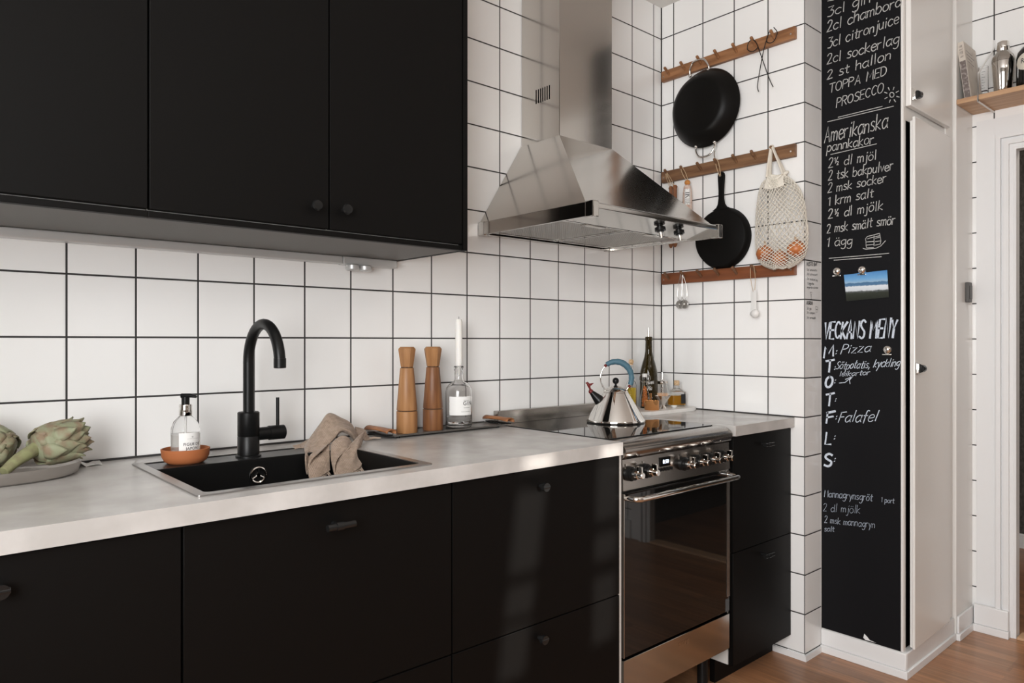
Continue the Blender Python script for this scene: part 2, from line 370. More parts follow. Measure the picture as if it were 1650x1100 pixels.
# ---------------------------------------------------------------- handwriting: single-stroke letters (cap height 10, x-height 6)
_G = {
'a': (5.2, "s5,5 3,6 1,5 0,3 1,.4 2.6,0 4.2,1.4 5,3.6|5,6 4.8,1 5.6,0"), 'b': (5, "0,10 0,0|s0,3 1.5,5.6 3.5,5.6 5,3 3.5,.3 1.5,0 0,2"),
'c': (4.6, "s4.8,5 3,6 1,5 0,3 1,.6 3,0 4.8,1"), 'd': (5, "s5,3 3.5,5.8 1,5 0,2.8 1,.4 3,.2 5,2.5|5,10 5,0"),
'e': (4.7, "s0,3 4.6,3.6 4,5.6 2,6 .3,4.5 .2,2 1.5,.2 3.3,0 4.8,1"), 'f': (3.4, "s4,9.4 2.7,10 1.8,8.5 1.6,5 1.5,-1|0,5.5 3.5,5.5"),
'g': (5, "s5,5.2 3,6 .8,5 .2,3 1.2,1 3,1 5,3|s5,6 5,-1 4,-3.5 2,-4 .5,-3"), 'h': (4.5, "0,10 0,0|s0,3.5 1.5,5.5 3.2,5.8 4.2,4.5 4.4,0"),
'i': (1.8, "1,6 1,0|.9,8.2 1.3,9"), 'j': (2.4, "s2,6 2,-2 1,-3.8 -.5,-3.5|1.9,8.2 2.3,9"), 'k': (4.4, "0,10 0,0|4,6 .2,2.8 4.5,0"), 'l': (1.8, "1,10 1,0"),
'm': (6.5, "0,6 0,0|s0,4 1.2,5.8 2.5,5.5 3,4 3,0|s3,4 4.4,5.8 5.7,5.5 6.2,4 6.3,0"), 'n': (4.4, "0,6 0,0|s0,4 1.5,5.8 3.2,5.7 4,4.2 4.1,0"),
'o': (5, "s2.5,6 .6,5 0,3 .7,.8 2.5,0 4.4,1 5,3 4.3,5.2 2.5,6"), 'p': (4.8, "0,6 0,-4|s0,4 1.5,5.8 3.5,5.6 4.8,3.2 3.5,.4 1.5,.2 0,1.5"),
'r': (3.4, "0,6 0,0|s0,3.5 1.2,5.5 3.4,5.8"), 's': (4, "s4,5.3 2.5,6 .8,5.3 1,3.8 3,2.8 4,1.4 2.8,.1 .2,.5"), 't': (3.6, "1.8,9 1.6,1 2.4,0 3.6,.4|0,6 3.8,6.3"),
'u': (4.5, "s0,6 .2,1.5 1.5,0 3.2,.6 4.2,3|4.3,6 4.3,0"), 'v': (4, "0,6 2,0 4,6"), 'y': (4.5, "0,6 2.2,.5|4.5,6 1.2,-4"), 'z': (4.4, "0,6 4,6 0,0 4.3,0"),
'1': (2.2, "0,8 1.8,10 1.8,0"), '2': (5, "s0,8 1.5,9.9 3.8,9.5 4.3,7.3 2.5,3.5 0,0|0,0 5,.2"), '3': (4.8, "0,10 4.5,10 2,6.2|s2,6.2 4.4,5.5 4.8,3 3,.3 0,.6"),
'A': (5.6, "0,0 2.8,10 5.5,0|1,3.5 4.6,3.5"), 'B': (5, "0,0 0,10|s0,10 3.6,9.6 4.2,7.6 3,5.4 0,5.2|s0,5.2 4,5 5,2.6 3.6,.3 0,0"), 'C': (5, "s5,8.5 3,10 1,8.5 0,5 1,1.5 3,0 5,1.5"),
'D': (5.2, "0,0 0,10|s0,10 3,9.5 5,7 5,3 3,.5 0,0"), 'E': (4.6, "4.6,10 0,10 0,0 4.6,0|0,5.2 3.8,5.2"), 'F': (4.6, "5,10 0,9.6|.4,10 0,0|0,5.2 4,5.4"), 'G': (5.4, "s5,8.5 3,10 1,8.5 0,5 1,1.5 3,0 5,1.5|5,1.2 5,4.6 3,4.6"),
'I': (1.4, ".7,10 .7,0"), 'K': (5, "0,10 0,0|5,10 0,4.8 5,0"), 'L': (4.4, "0,10 0,0 4.5,0"), 'M': (6.6, "0,0 .5,10 3.2,3 6,10 6.5,0"), 'N': (5.2, "0,0 0,10 5,0 5,10"),
'O': (6, "s3,10 .8,8.5 0,5 .8,1.5 3,0 5.2,1.5 6,5 5.2,8.5 3,10"), 'P': (5, "0,0 0,10|s0,10 3.5,9.6 5,7.5 3.5,5.3 0,5"), 'R': (5, "0,0 0,10|s0,10 3.5,9.6 5,7.5 3.5,5.3 0,5|1.8,5 5,0"),
'S': (5, "s5,8.8 3,10 .8,9 .5,7 2.5,5.2 4.8,3.5 4.5,1 2.5,0 0,1"), 'T': (5.6, "0,10 6,10|3,10 3,0"), 'U': (5, "s0,10 0,3 1.2,.3 3,0 4.8,1.5 5,10"), 'V': (5, "0,10 2.5,0 5,10"), 'Y': (5, "0,10 2.5,5 5,10|2.5,5 2.5,0"),
':': (1.5, ".5,1 1,2.2|.8,5.4 1.3,6.6"), ',': (1.5, "1,1 .3,-1.6"), '\u00bd': (5.2, "0,9 .9,10 .9,6|3.8,10 1.2,3.5|s2.8,4.6 4.2,5.2 4.6,3.8 3,1.4|3,1.4 5,1.5"), ' ': (3.4, "")}
for a, b_, xs in (('\u00e4', 'a', (1.4, 3.8)), ('\u00f6', 'o', (1.4, 3.8))):
    _G[a] = (_G[b_][0], _G[b_][1] + ''.join('|%g,8 %g,8.9' % (x, x + .2) for x in xs))
def strokes(ch):
    wd, d = _G[ch]; out = []
    for st in d.split('|'):
        if not st: continue
        sm = st[0] == 's'
        pts = [tuple(float(q) for q in p.split(',')) for p in (st[1:] if sm else st).split()]
        out.append(cr(pts, 5) if sm and len(pts) > 2 else pts)
    return wd, out
def write(b, text, p0, p1, h, wd, f, slant=.12, jit=.25, seed=1):
    """handwrite text with its baseline from p0 to p1 (2-D), cap height h, pen width wd."""
    rnd = random.Random(seed + len(text)); gap = 1.5
    tot = sum(_G[c][0] + gap for c in text) - gap
    dx, dy = p1[0] - p0[0], p1[1] - p0[1]; ln = math.hypot(dx, dy); k = ln / tot
    ux, uy = dx / ln, dy / ln; sgn = 1 if dx >= 0 else -1
    x = 0
    for c in text:
        wdt, st = strokes(c)
        jy = rnd.uniform(-jit, jit); js = 1 + rnd.uniform(-.07, .07); jl = slant + rnd.uniform(-.04, .04)
        for s_ in st:
            pts = []
            for px, py in s_:
                a = (x + px) * k + py * js * h / 10 * jl
                bb = (py * js + jy) * h / 10
                pts.append((p0[0] + ux * a, p0[1] + uy * a + bb))
            b.ribbon(pts, wd * rnd.uniform(.85, 1.15), f)
        x += wdt + gap
def printed(b, s, size, f, spacing=1.0, bold=0):
    """printed letters (built-in font) laid out at the origin, centred, put in space by f(x, y)."""
    cu = bpy.data.curves.new('t', 'FONT'); cu.body = s; cu.size = size; cu.align_x = 'CENTER'; cu.align_y = 'CENTER'
    cu.space_character = spacing; cu.offset = bold; cu.resolution_u = 3
    o = bpy.data.objects.new('t', cu); COL.objects.link(o)
    dg = bpy.context.evaluated_depsgraph_get(); me = bpy.data.meshes.new_from_object(o.evaluated_get(dg))
    vs = [b.bm.verts.new(f(v.co.x, v.co.y)) for v in me.vertices]
    for p in me.polygons:
        try: b.bm.faces.new([vs[i] for i in p.vertices])
        except ValueError: pass
    bpy.data.objects.remove(o); bpy.data.curves.remove(cu); bpy.data.meshes.remove(me)
def wrap(c, r, ang0, z0, flip=1):
    """maps (x, y) onto an upright cylinder round c, centre at angle ang0 and height z0."""
    def f(x, y):
        a = ang0 + x / r
        return (c[0] + r * math.cos(a), c[1] + r * math.sin(a), z0 + y)
    return f
def patch(c, r, ang0, half, z0, z1, n=14):
    b = B()
    b.grid([[(c[0] + r * math.cos(ang0 + half * (2 * k / n - 1)), c[1] + r * math.sin(ang0 + half * (2 * k / n - 1)), z) for k in range(n + 1)] for z in (z0, z1)])
    return b
def loop(b, a, low, r=.0012, spread=.008, axis=(0, 1, 0)):
    """a string loop from the peg point a down to low."""
    A, Lw, s = Vector(a), Vector(low), Vector(axis) * spread
    b.tube(cr([Lw - s * .3, A * .5 + Lw * .5 - s, A - s * .7, A + Vector((0, 0, .004)), A + s * .7, A * .5 + Lw * .5 + s, Lw + s * .3], 4), r, 6)
    return b

# ================================================================ THE SETTING
H = 2.716
struct('floor', B().box(-3.5, .885, -4.4, .0, -.05, 0), M_floor)
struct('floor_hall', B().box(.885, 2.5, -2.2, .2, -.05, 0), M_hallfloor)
struct('ceiling', B().box(-3.5, .885, -4.5, .1, H, H + .1), M_ceil)
struct('wall_back', B().box(-3.5, .885, 0, .1, 0, H), M_tile_back)
struct('wall_nook', B().box(0, .137, -.668, 0, 0, H), M_tile_nook)
b = B()                                                        # left wall with a window opening
WY0, WY1, WZ0, WZ1 = -3.22, -1.28, .88, 2.38
b.box(-3.5, -3.4, -4.5, WY0, 0, H); b.box(-3.5, -3.4, WY1, 0, 0, H); b.box(-3.5, -3.4, WY0, WY1, 0, WZ0); b.box(-3.5, -3.4, WY0, WY1, WZ1, H)
struct('wall_left', b, M_paint)
b = B()
for y in (WY0, (WY0 + WY1) / 2 - .02, WY1 - .04): b.box(-3.47, -3.42, y, y + .04, WZ0, WZ1)
for z in (WZ0, WZ0 + 1.0, WZ1 - .04): b.box(-3.465, -3.425, WY0, WY1, z, z + .035)
b.box(-3.45, -3.34, WY0 - .03, WY1 + .03, WZ0 - .03, WZ0)
struct('window_1', b, M_trim)
# wall behind the camera: its window has the blind down but for two slanted gaps crossed by bars
def zr(z): return z + 3.79 * math.tan(R(10))
gaps = (((-1.405, -1.300), (-1.485, -1.395)), ((-1.112, -1.022), (-1.137, -1.045)))     # (x at top), (x at bottom)
ZT, ZB = zr(.93), zr(.36)
b = B(); b.box(-3.5, -1.6, -4.5, -4.4, 0, H); b.box(-.9, .885, -4.5, -4.4, 0, H); b.box(-1.6, -.9, -4.5, -4.4, 0, ZB); b.box(-1.6, -.9, -4.5, -4.4, ZT, H)
struct('wall_rear', b, M_taupe)
b = B(); xs = [(-1.6, -1.6)] + [q for (a0, a1), (c0, c1) in gaps for q in ((a0, c0), (a1, c1))] + [(-.9, -.9)]
for k in (0, 2, 4): b.prism([(xs[k][1], ZB), (xs[k + 1][1], ZB), (xs[k + 1][0], ZT), (xs[k][0], ZT)], 'y', -4.46, -4.45)
for z, h in ((.875, .012), (.678, .035), (.555, .045)): b.box(-1.25, -.9, -4.45, -4.44, zr(z), zr(z) + h)
for z, h in ((.84, .05), (.60, .03), (.50, .02)): b.box(-1.6, -1.25, -4.45, -4.44, zr(z), zr(z) + h)
struct('sun_slit_screen', b, M_trim)
# right wall with the doorway
DY0, DY1, DZ = -1.95, -1.132, 2.012
b = B()
b.box(.847, .885, DY1, 0, 0, H); b.box(.847, .885, DY0, DY1, DZ, H)
b.box(.847, .885, -4.4, DY0, 0, H)
struct('wall_right', b, M_tile_right)
b = B()
# casing: a flat board, then two raised mouldings towards the opening
def casing(x, oi, oo):
    b.box(x, .8475, DY1 + oi, DY1 + oo, 0, DZ + oo); b.box(x, .8475, DY0 - oo, DY0 - oi, 0, DZ + oo); b.box(x, .8475, DY0 - oi, DY1 + oi, DZ + oi, DZ + oo)
casing(.838, .054, .130); casing(.820, .040, .056); casing(.838, .030, .040); casing(.826, .012, .031); casing(.840, .0, .012)
b.box(.842, .890, DY1 - .010, DY1 + .001, 0, DZ); b.box(.842, .890, DY0 - .001, DY0 + .010, 0, DZ); b.box(.842, .890, DY0 + .010, DY1 - .010, DZ - .010, DZ + .001)
struct('door_1', b, M_trim)
struct('trim_1', B().box(.83, .91, DY0 + .014, DY1 - .014, 0, .012, .003), M_pine)     # threshold
b = B(); b.box(.812, .834, DY1 + .01, -.998, .03, .112, .004); b.box(.806, .834, DY1 + .008, -.998, 0, .03, .002)
b.box(.826, .847, -2.9, DY0 - .13, 0, .11)
struct('baseboard_right', b, M_trim)
# the hall beyond the doorway
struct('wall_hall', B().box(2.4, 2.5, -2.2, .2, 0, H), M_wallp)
b = B(); b.box(.885, 2.5, .2, .3, 0, H); b.box(.885, 2.5, -2.3, -2.2, 0, H)
struct('wall_hall_ends', b, M_wallp)
struct('ceiling_hall', B().box(.885, 2.5, -2.3, .3, H, H + .1), M_ceil)
struct('baseboard_hall', B().box(2.38, 2.4, -2.2, .2, 0, .085, .004), M_trim)
# chimney-breast block beside the tall cupboard
struct('wall_block', B().box(.645, .847, -.985, -.02, 0, H, .004), M_gloss)
b = B(); b.box(.645, .847, -.995, -.985, .028, .098, .004); b.box(.641, .847, -1.000, -.985, 0, .028, .002)
struct('baseboard_block', b, M_trim)
b = B(); b.box(.0, .137, -.676, -.668, 0, .022); b.box(-.008, 0, -.676, -.30, 0, .022); b.box(-.004, 0, -.668, -.6, .022, .026)
struct('baseboard_nook', b, M_trim)
b = B(); b.box(-.004, 0, -.004, 0, .924, H)
b.box(-3.4, 0, -.0035, 0, .923, .928); b.box(-.0035, 0, -.628, 0, .923, .928)
struct('trim_2', b, M_caulk)

# ================================================================ UPPER CABINETS
def upper(x0, x1, label):
    t = thing('upper_cabinet', label, 'cabinet', ((x0 + x1) / 2, 0, 1.47), group='black upper cabinets')
    P('carcass', B().box(x0 + .001, x1 - .001, -.360, -.001, 1.4745, 2.46), M_carc, t)
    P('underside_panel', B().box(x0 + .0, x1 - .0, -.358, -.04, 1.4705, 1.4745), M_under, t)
    P('bottom_strip', B().box(x0, x1, -.378, -.3585, 1.470, 1.4835, .0012), M_black, t)
    return t
def door(t, x0, x1, kx=None):
    d = P('door', B().box(x0 + .0018, x1 - .0018, -.380, -.362, 1.487, 2.46, .0015), M_black, t)
    if kx is not None:
        b = B().lathe([(0, 0), (.0065, 0), (.0065, .012), (.0125, .016), (.0135, .022), (.011, .026), (0, .0265)], (kx, -.380, 1.537), 20, 'y')
        for v in b.bm.verts: v.co.y = -.380 - (v.co.y + .380)
        P('knob', b, M_knob, d)
t = upper(-3.03, -2.224, 'black upper cabinet at the left edge with a greyish sheen on its door')
door(t, -3.03, -2.627); door(t, -2.627, -2.224)
t = upper(-2.224, -1.415, 'black two-door upper cabinet with two small round knobs')
door(t, -2.224, -1.821, -1.862); door(t, -1.821, -1.415, -1.783)
P('end_panel', B().box(-1.4145, -1.400, -.382, -.001, 1.4695, 2.46, .001), M_black, t)
# light rail under the cabinets
t = thing('light_rail', 'silver light rail with two round spots under the upper cabinets', 'lamp', (-2.2, -.018, 1.447))
P('rail', B().box(-3.0, -1.602, -.036, -.001, 1.448, 1.4705, .003), M_alu, t)
P('end_section', B().box(-1.600, -1.412, -.038, -.001, 1.446, 1.4705, .003), M_alu, t)
for x, y in ((-1.575, -.042), (-1.531, -.040)):
    P('round_spot', B().cyl((x, y - .004, 1.4285), .0205, .0175, 28, bev=.003), M_alu, t)

# ================================================================ WORKTOPS, BASE CABINETS
b = B(); FY = -.628; CT = .923; CB = .886
HX0, HX1, HY0, HY1 = -2.176, -1.669, -.561, -.118
b.box(-3.398, HX0, FY, -.001, CB, CT); b.box(HX1, -1.020, FY, -.001, CB, CT); b.box(HX0, HX1, FY, HY0, CB, CT); b.box(HX0, HX1, HY1, -.001, CB, CT)
bmesh.ops.remove_doubles(b.bm, verts=b.bm.verts, dist=1e-5)
tag(P('worktop', b, M_top, smooth=20), 'long pale concrete-look worktop with the black sink let into it', 'worktop')
tag(P('worktop', B().box(-.419, -.001, FY, -.001, CB, CT, .0015), M_top), 'short pale worktop in the corner to the right of the cooker', 'worktop')
FR = -.613
def base(x0, x1, label, split=.477, top=CB - .001):
    t = thing('base_cabinet', label, 'cabinet', ((x0 + x1) / 2, -.3, 0), group='black base cabinets')
    P('carcass', B().box(x0 + .001, x1 - .001, -.592, -.01, .083, top), M_carc, t)
    P('plinth', B().box(x0 + .001, x1 - .001, -.54, -.52, 0, .082), M_black, t)
    fr = []
    for z0, z1 in ((split + .0015, .881), (.083, split - .0015)):
        fr.append(P('drawer', B().box(x0 + .0015, x1 - .0015, FR, -.594, z0, z1, .0012), M_black, t))
    return t, fr
def bar(d, x, z):
    b = B(); b.tube([(x - .031, -.641, z), (x + .031, -.641, z)], .0075, 16)
    b.tube([(x - .012, -.641, z), (x + .004, -.641, z)], .0092, 16)
    b.tube([(x - .004, -.613, z), (x - .004, -.641, z)], .0055, 12)
    P('handle', b, M_knob, d)
def knob(d, x, z):
    b = B(); b.tube([(x, -.613, z), (x, -.626, z), (x, -.627, z), (x, -.639, z)], [.006, .006, .0115, .0115], 18)
    b.tube([(x - .012, -.634, z), (x + .012, -.634, z)], .006, 12)
    P('knob', b, M_knob, d)
t, f = base(-2.840, -2.2285, 'black base cabinet at the left edge with a knob near the frame')
knob(f[0], -2.497, .832)
t, f = base(-2.2275, -1.6255, 'black base cabinet under the sink with a bar handle', top=.742)
bar(f[0], -1.927, .837)
t, f = base(-1.6245, -1.0175, 'black two-drawer base cabinet left of the cooker with soft light patches')
knob(f[0], -1.338, .836); knob(f[1], -1.343, .440)
P('end_panel', B().box(-1.0170, -1.0045, -.608, -.01, .0, CB - .001), M_carc, t, label='pale grey end panel')
t, f = base(-.412, -.001, 'narrow black two-drawer base cabinet between cooker and tiled pillar')
bar(f[0], -.215, .841); bar(f[1], -.215, .438)

# ================================================================ SINK
t = thing('sink', 'black rectangular sink let into the worktop with a steel rim', 'sink', (-1.9225, -.34, .923))
def ring(b, o, i, z0, z1):
    """frame between two outlines of equal vertex count."""
    V = [[b.bm.verts.new((p[0], p[1], z)) for p in q] for q, z in ((o, z0), (o, z1), (i, z1), (i, z0))]
    n = len(o)
    for a in range(4):
        A, C_ = V[a], V[(a + 1) % 4]
        for k in range(n): b.bm.faces.new((A[k], A[(k + 1) % n], C_[(k + 1) % n], C_[k]))
    return b
P('rim', ring(B(), rrect(-2.191, -1.654, -.577, -.103, .008), rrect(-2.170, -1.675, -.556, -.120, .012), .9235, .9262), M_flange, t)
P('ledge', B().box(-2.169, -1.676, -.224, -.1205, .905, .9250, .002), M_ledge, t)
P('ledge_slot', B().box(-2.165, -1.68, -.1325, -.1265, .9251, .9256), M_slot, t)
b = B(); o = rrect(-2.169, -1.676, -.555, -.2245, .022, 6)
rows = []
for ins, z in ((0, .9245), (.002, .918), (.006, .78), (.016, .757), (.05, .752)):
    rows.append([(p[0] + (-1 if p[0] > -1.92 else 1) * ins, p[1] + (-1 if p[1] > -.39 else 1) * ins, z) for p in o])
b.grid(rows, closed=True); b.poly(rows[-1])
P('bowl', b, M_sink, t, smooth=50, solid=.0)
b = B(); c = (-1.936, -.2295, .885)
b.tube([(c[0] + .0185 * math.cos(a), c[1], c[2] + .0185 * math.sin(a)) for a in [2 * math.pi * k / 28 for k in range(28)]], .0035, 8, closed=True)
b.cyl((c[0], c[1] - .003, c[2]), .005, .007, 14, 'y')
for a in (90, 210, 330): b.tube([c, (c[0] + .018 * math.cos(R(a)), c[1], c[2] + .018 * math.sin(R(a)))], .0028, 8)
P('overflow_cover', b, M_chrome, t)

# ================================================================ FAUCET
fx, fy = -1.940, -.178
t = thing('faucet', 'tall matt black kitchen tap with a swan neck on the sink ledge', 'tap', (fx, fy, .925))
P('base', B().lathe([(0, .925), (.031, .925), (.031, .929), (.0265, .931), (.0265, .976), (.0258, .977), (.0265, .978), (.0265, 1.036), (.024, 1.038), (0, 1.038)], (fx, fy, 0), 36), M_blkm, t)
pts = [(fx, fy, 1.036), (fx, fy, 1.10), (fx, fy, 1.162)]
pts += [(fx, fy - .095 + .095 * math.cos(a), 1.162 + .095 * math.sin(a)) for a in [math.pi * k / 20 for k in range(1, 21)]] + [(fx, fy - .19, 1.157)]
P('spout', B().tube(pts, .0132, 20), M_blkm, t, smooth=60)
P('spout_tip', B().tube([(fx, fy - .19, 1.176), (fx, fy - .19, 1.154), (fx, fy - .19, 1.153)], [.0142, .0142, .012], 20), M_blkm, t)
lv = P('valve', B().tube([(fx + .02, fy, .980), (fx + .052, fy, .980), (fx + .0525, fy, .980), (fx + .092, fy, .980), (fx + .094, fy, .980)], [.0165, .0165, .0185, .0185, .016], 24), M_blkm, t)
P('lever', B().tube([(fx + .076, fy, .990), (fx + .076, fy, 1.070)], .0042, 12), M_blkm, lv)

# ================================================================ SOAP, DISH
b = B().lathe([(0, 0), (.038, 0), (.047, .006), (.0525, .017), (.0545, .034), (.0515, .035), (.049, .018), (.042, .009), (0, .008)], (0, 0, 0), 40)
o = P('bowl', b, M_terra, w=False, smooth=40); o.location = (-2.088, -.168, .9252)
tag(o, 'terracotta bowl holding the soap bottle on the sink ledge', 'bowl')
t = thing('soap_bottle', 'clear pump soap bottle with a white label standing in the terracotta bowl', 'soap bottle', (-2.088, -.168, .9345))
rb = .0325
P('bottle', B().lathe([(0, 0), (.029, 0), (rb, .004), (rb, .064), (.0315, .075), (.026, .090), (.016, .100), (.0135, .103), (.0135, .108)], (0, 0, 0), 36), M_glass_t, t, w=False, smooth=60)
P('soap', B().lathe([(0, .003), (.0275, .003), (.0305, .007), (.0305, .060), (0, .060)], (0, 0, 0), 32), M_soap, t, w=False)
P('dip_tube', B().tube([(0, 0, .01), (0, 0, .11)], .003, 8), M_whitep, t, w=False)
cam_dir = lambda x, y: math.atan2(-1.971 - y, -2.632 - x)
A = cam_dir(-2.088, -.168) + .35
lb = P('label', patch((0, 0), rb + .0006, A, .80, .012, .0645), M_paper, t, w=False)
b = B(); printed(b, 'FIGUE DE', .0092, wrap((0, 0), rb + .0011, A + .10, .0375), 1.05, .0001); printed(b, 'JAPON', .0092, wrap((0, 0), rb + .0011, A + .10, .0275), 1.05, .0001)
printed(b, 'o', .007, wrap((0, 0), rb + .0011, A + .12, .0555)); b.grid([[wrap((0, 0), rb + .0011, A, z)(x * .001, 0) for x in range(-8, 21, 2)] for z in (.0505, .0508)])
P('printing', b, M_ink, lb, w=False)
P('collar', B().lathe([(0, .103), (.0135, .103), (.0145, .105), (.0145, .128), (.0135, .130), (0, .130)], (0, 0, 0), 32), M_chrome, t, w=False)
b = B().lathe([(0, .130), (.009, .130), (.009, .148), (0, .148)], (0, 0, 0), 24)
d = Vector((.75, -.66, 0))
b.tube([Vector((0, 0, .150)) - d * .009, Vector((0, 0, .151)) + d * .012, Vector((0, 0, .148)) + d * .026], [.0062, .0052, .0032], 12, flat=1.3)
P('pump', b, M_blackp, t, w=False)

# ================================================================ TRAY OF ARTICHOKES
t = thing('oval_dish', 'oval pewter dish carrying the artichokes at the left edge', 'dish', (-2.455, -.126, .9232))
def oval(rx, ry, z, n=56): return [(rx * math.cos(2 * math.pi * k / n), ry * math.sin(2 * math.pi * k / n), z) for k in range(n)]
b = B(); b.grid([oval(.001, .001, .0), oval(.138, .094, .0), oval(.150, .106, .006), oval(.156, .112, .026), oval(.157, .113, .0285), oval(.154, .110, .028), oval(.146, .102, .010), oval(.132, .09, .005), oval(.001, .001, .004)], closed=True)
P('dish', b, M_pewter, t, w=False, smooth=50)
b = B(); rnd = random.Random(4)
b.grid([[(-2.315 + .075 * i / 6 , -.075 + .055 * j / 5 + .012 * i / 6, .9245 + .028 * max(0, 1 - i / 3.2) + .003 * math.sin(i * 1.7 + j)) for j in range(6)] for i in range(7)])
tag(P('napkin', b, M_napkin, solid=.0012, smooth=80), 'crumpled white paper napkin under the right end of the oval dish', 'napkin')
def artichoke(name, label, loc, axis, rad, seed, stem, scale=1.0):
    t = thing(name, label, 'artichoke', loc, group='artichokes on the oval dish')
    rnd = random.Random(seed); ax = Vector(axis).normalized()
    rotm = ax.to_track_quat('Z', 'Y').to_matrix().to_4x4()
    b = B(); n = 56
    b.lathe([(0, -.042), (.026, -.036), (.038, -.015), (.037, .012), (.024, .036), (0, .05)], (0, 0, 0), 20)
    for i in range(n):
        q = i / (n - 1); th = i * 2.39996 + rnd.uniform(-.15, .15)
        z = -.040 + .066 * q; rr = .043 * math.sqrt(max(.03, 1 - ((z + .006) / .052) ** 2))
        L = (.030 + .020 * (1 - abs(q - .5) * 1.2)) * rnd.uniform(.85, 1.15); wdt = (.0190 - .006 * q) * rnd.uniform(.9, 1.15)
        lean = .16 + .24 * (1 - q) - .22 * q + rnd.uniform(-.10, .10) + (.45 if i % 9 == 4 and q < .5 else 0)
        if q > .75: lean = rnd.uniform(-.22, .06)
        Z = Vector((0, 0, 1)); rad_ = Vector((math.cos(th), math.sin(th), 0)); tan = Vector((-math.sin(th), math.cos(th), 0))
        up = Z * math.cos(lean) + rad_ * math.sin(lean); out = rad_ * math.cos(lean) - Z * math.sin(lean)
        base = rad_ * (rr - .006) + Z * z
        rows = []
        for a in range(7):
            v = a / 6; ww = wdt * (1 - v ** (2.2 if q < .45 else 4.5)) * (.72 + .7 * v * (1 - v) * 1.6) + .0004
            bend = -.010 * v * v + rnd.uniform(-.0004, .0004) + (.006 * max(0, v - .8) * 5 if q > .3 else 0)
            rows.append([base + up * (L * v) + out * (bend + .0045 * (1 - (s_ * s_)) * (1 - v * .5)) + tan * (ww * s_) for s_ in (-1, -.5, 0, .5, 1)])
        b.grid(rows)
    bmesh.ops.scale(b.bm, vec=(rad / .05,) * 3, verts=b.bm.verts)
    bmesh.ops.transform(b.bm, matrix=rotm, verts=b.bm.verts)
    P('bracts', b, M_arti, t, w=False, smooth=60, solid=.0011, rc=False)
    if stem:
        p0 = -ax * rad * .7; p1 = Vector(stem)
        b = B(); b.tube(cr([p0, p0 * .4 + p1 * .6 + Vector((0, 0, .004)), p1], 5), [.015, .0145, .014, .0135, .013, .0125, .0115, .011, .0105, .010, .0102][:11], 14)
        P('stem', b, M_artis, t, w=False, smooth=60)
artichoke('artichoke', 'green artichoke lying on its side at the right of the dish', (-2.350, -.150, .995), (.84, .22, .16), .0545, 3, (-.100, -.062, -.043))
artichoke('artichoke', 'green artichoke cut by the left edge of the frame', (-2.462, -.105, .993), (-.80, .35, .42), .054, 8, None)

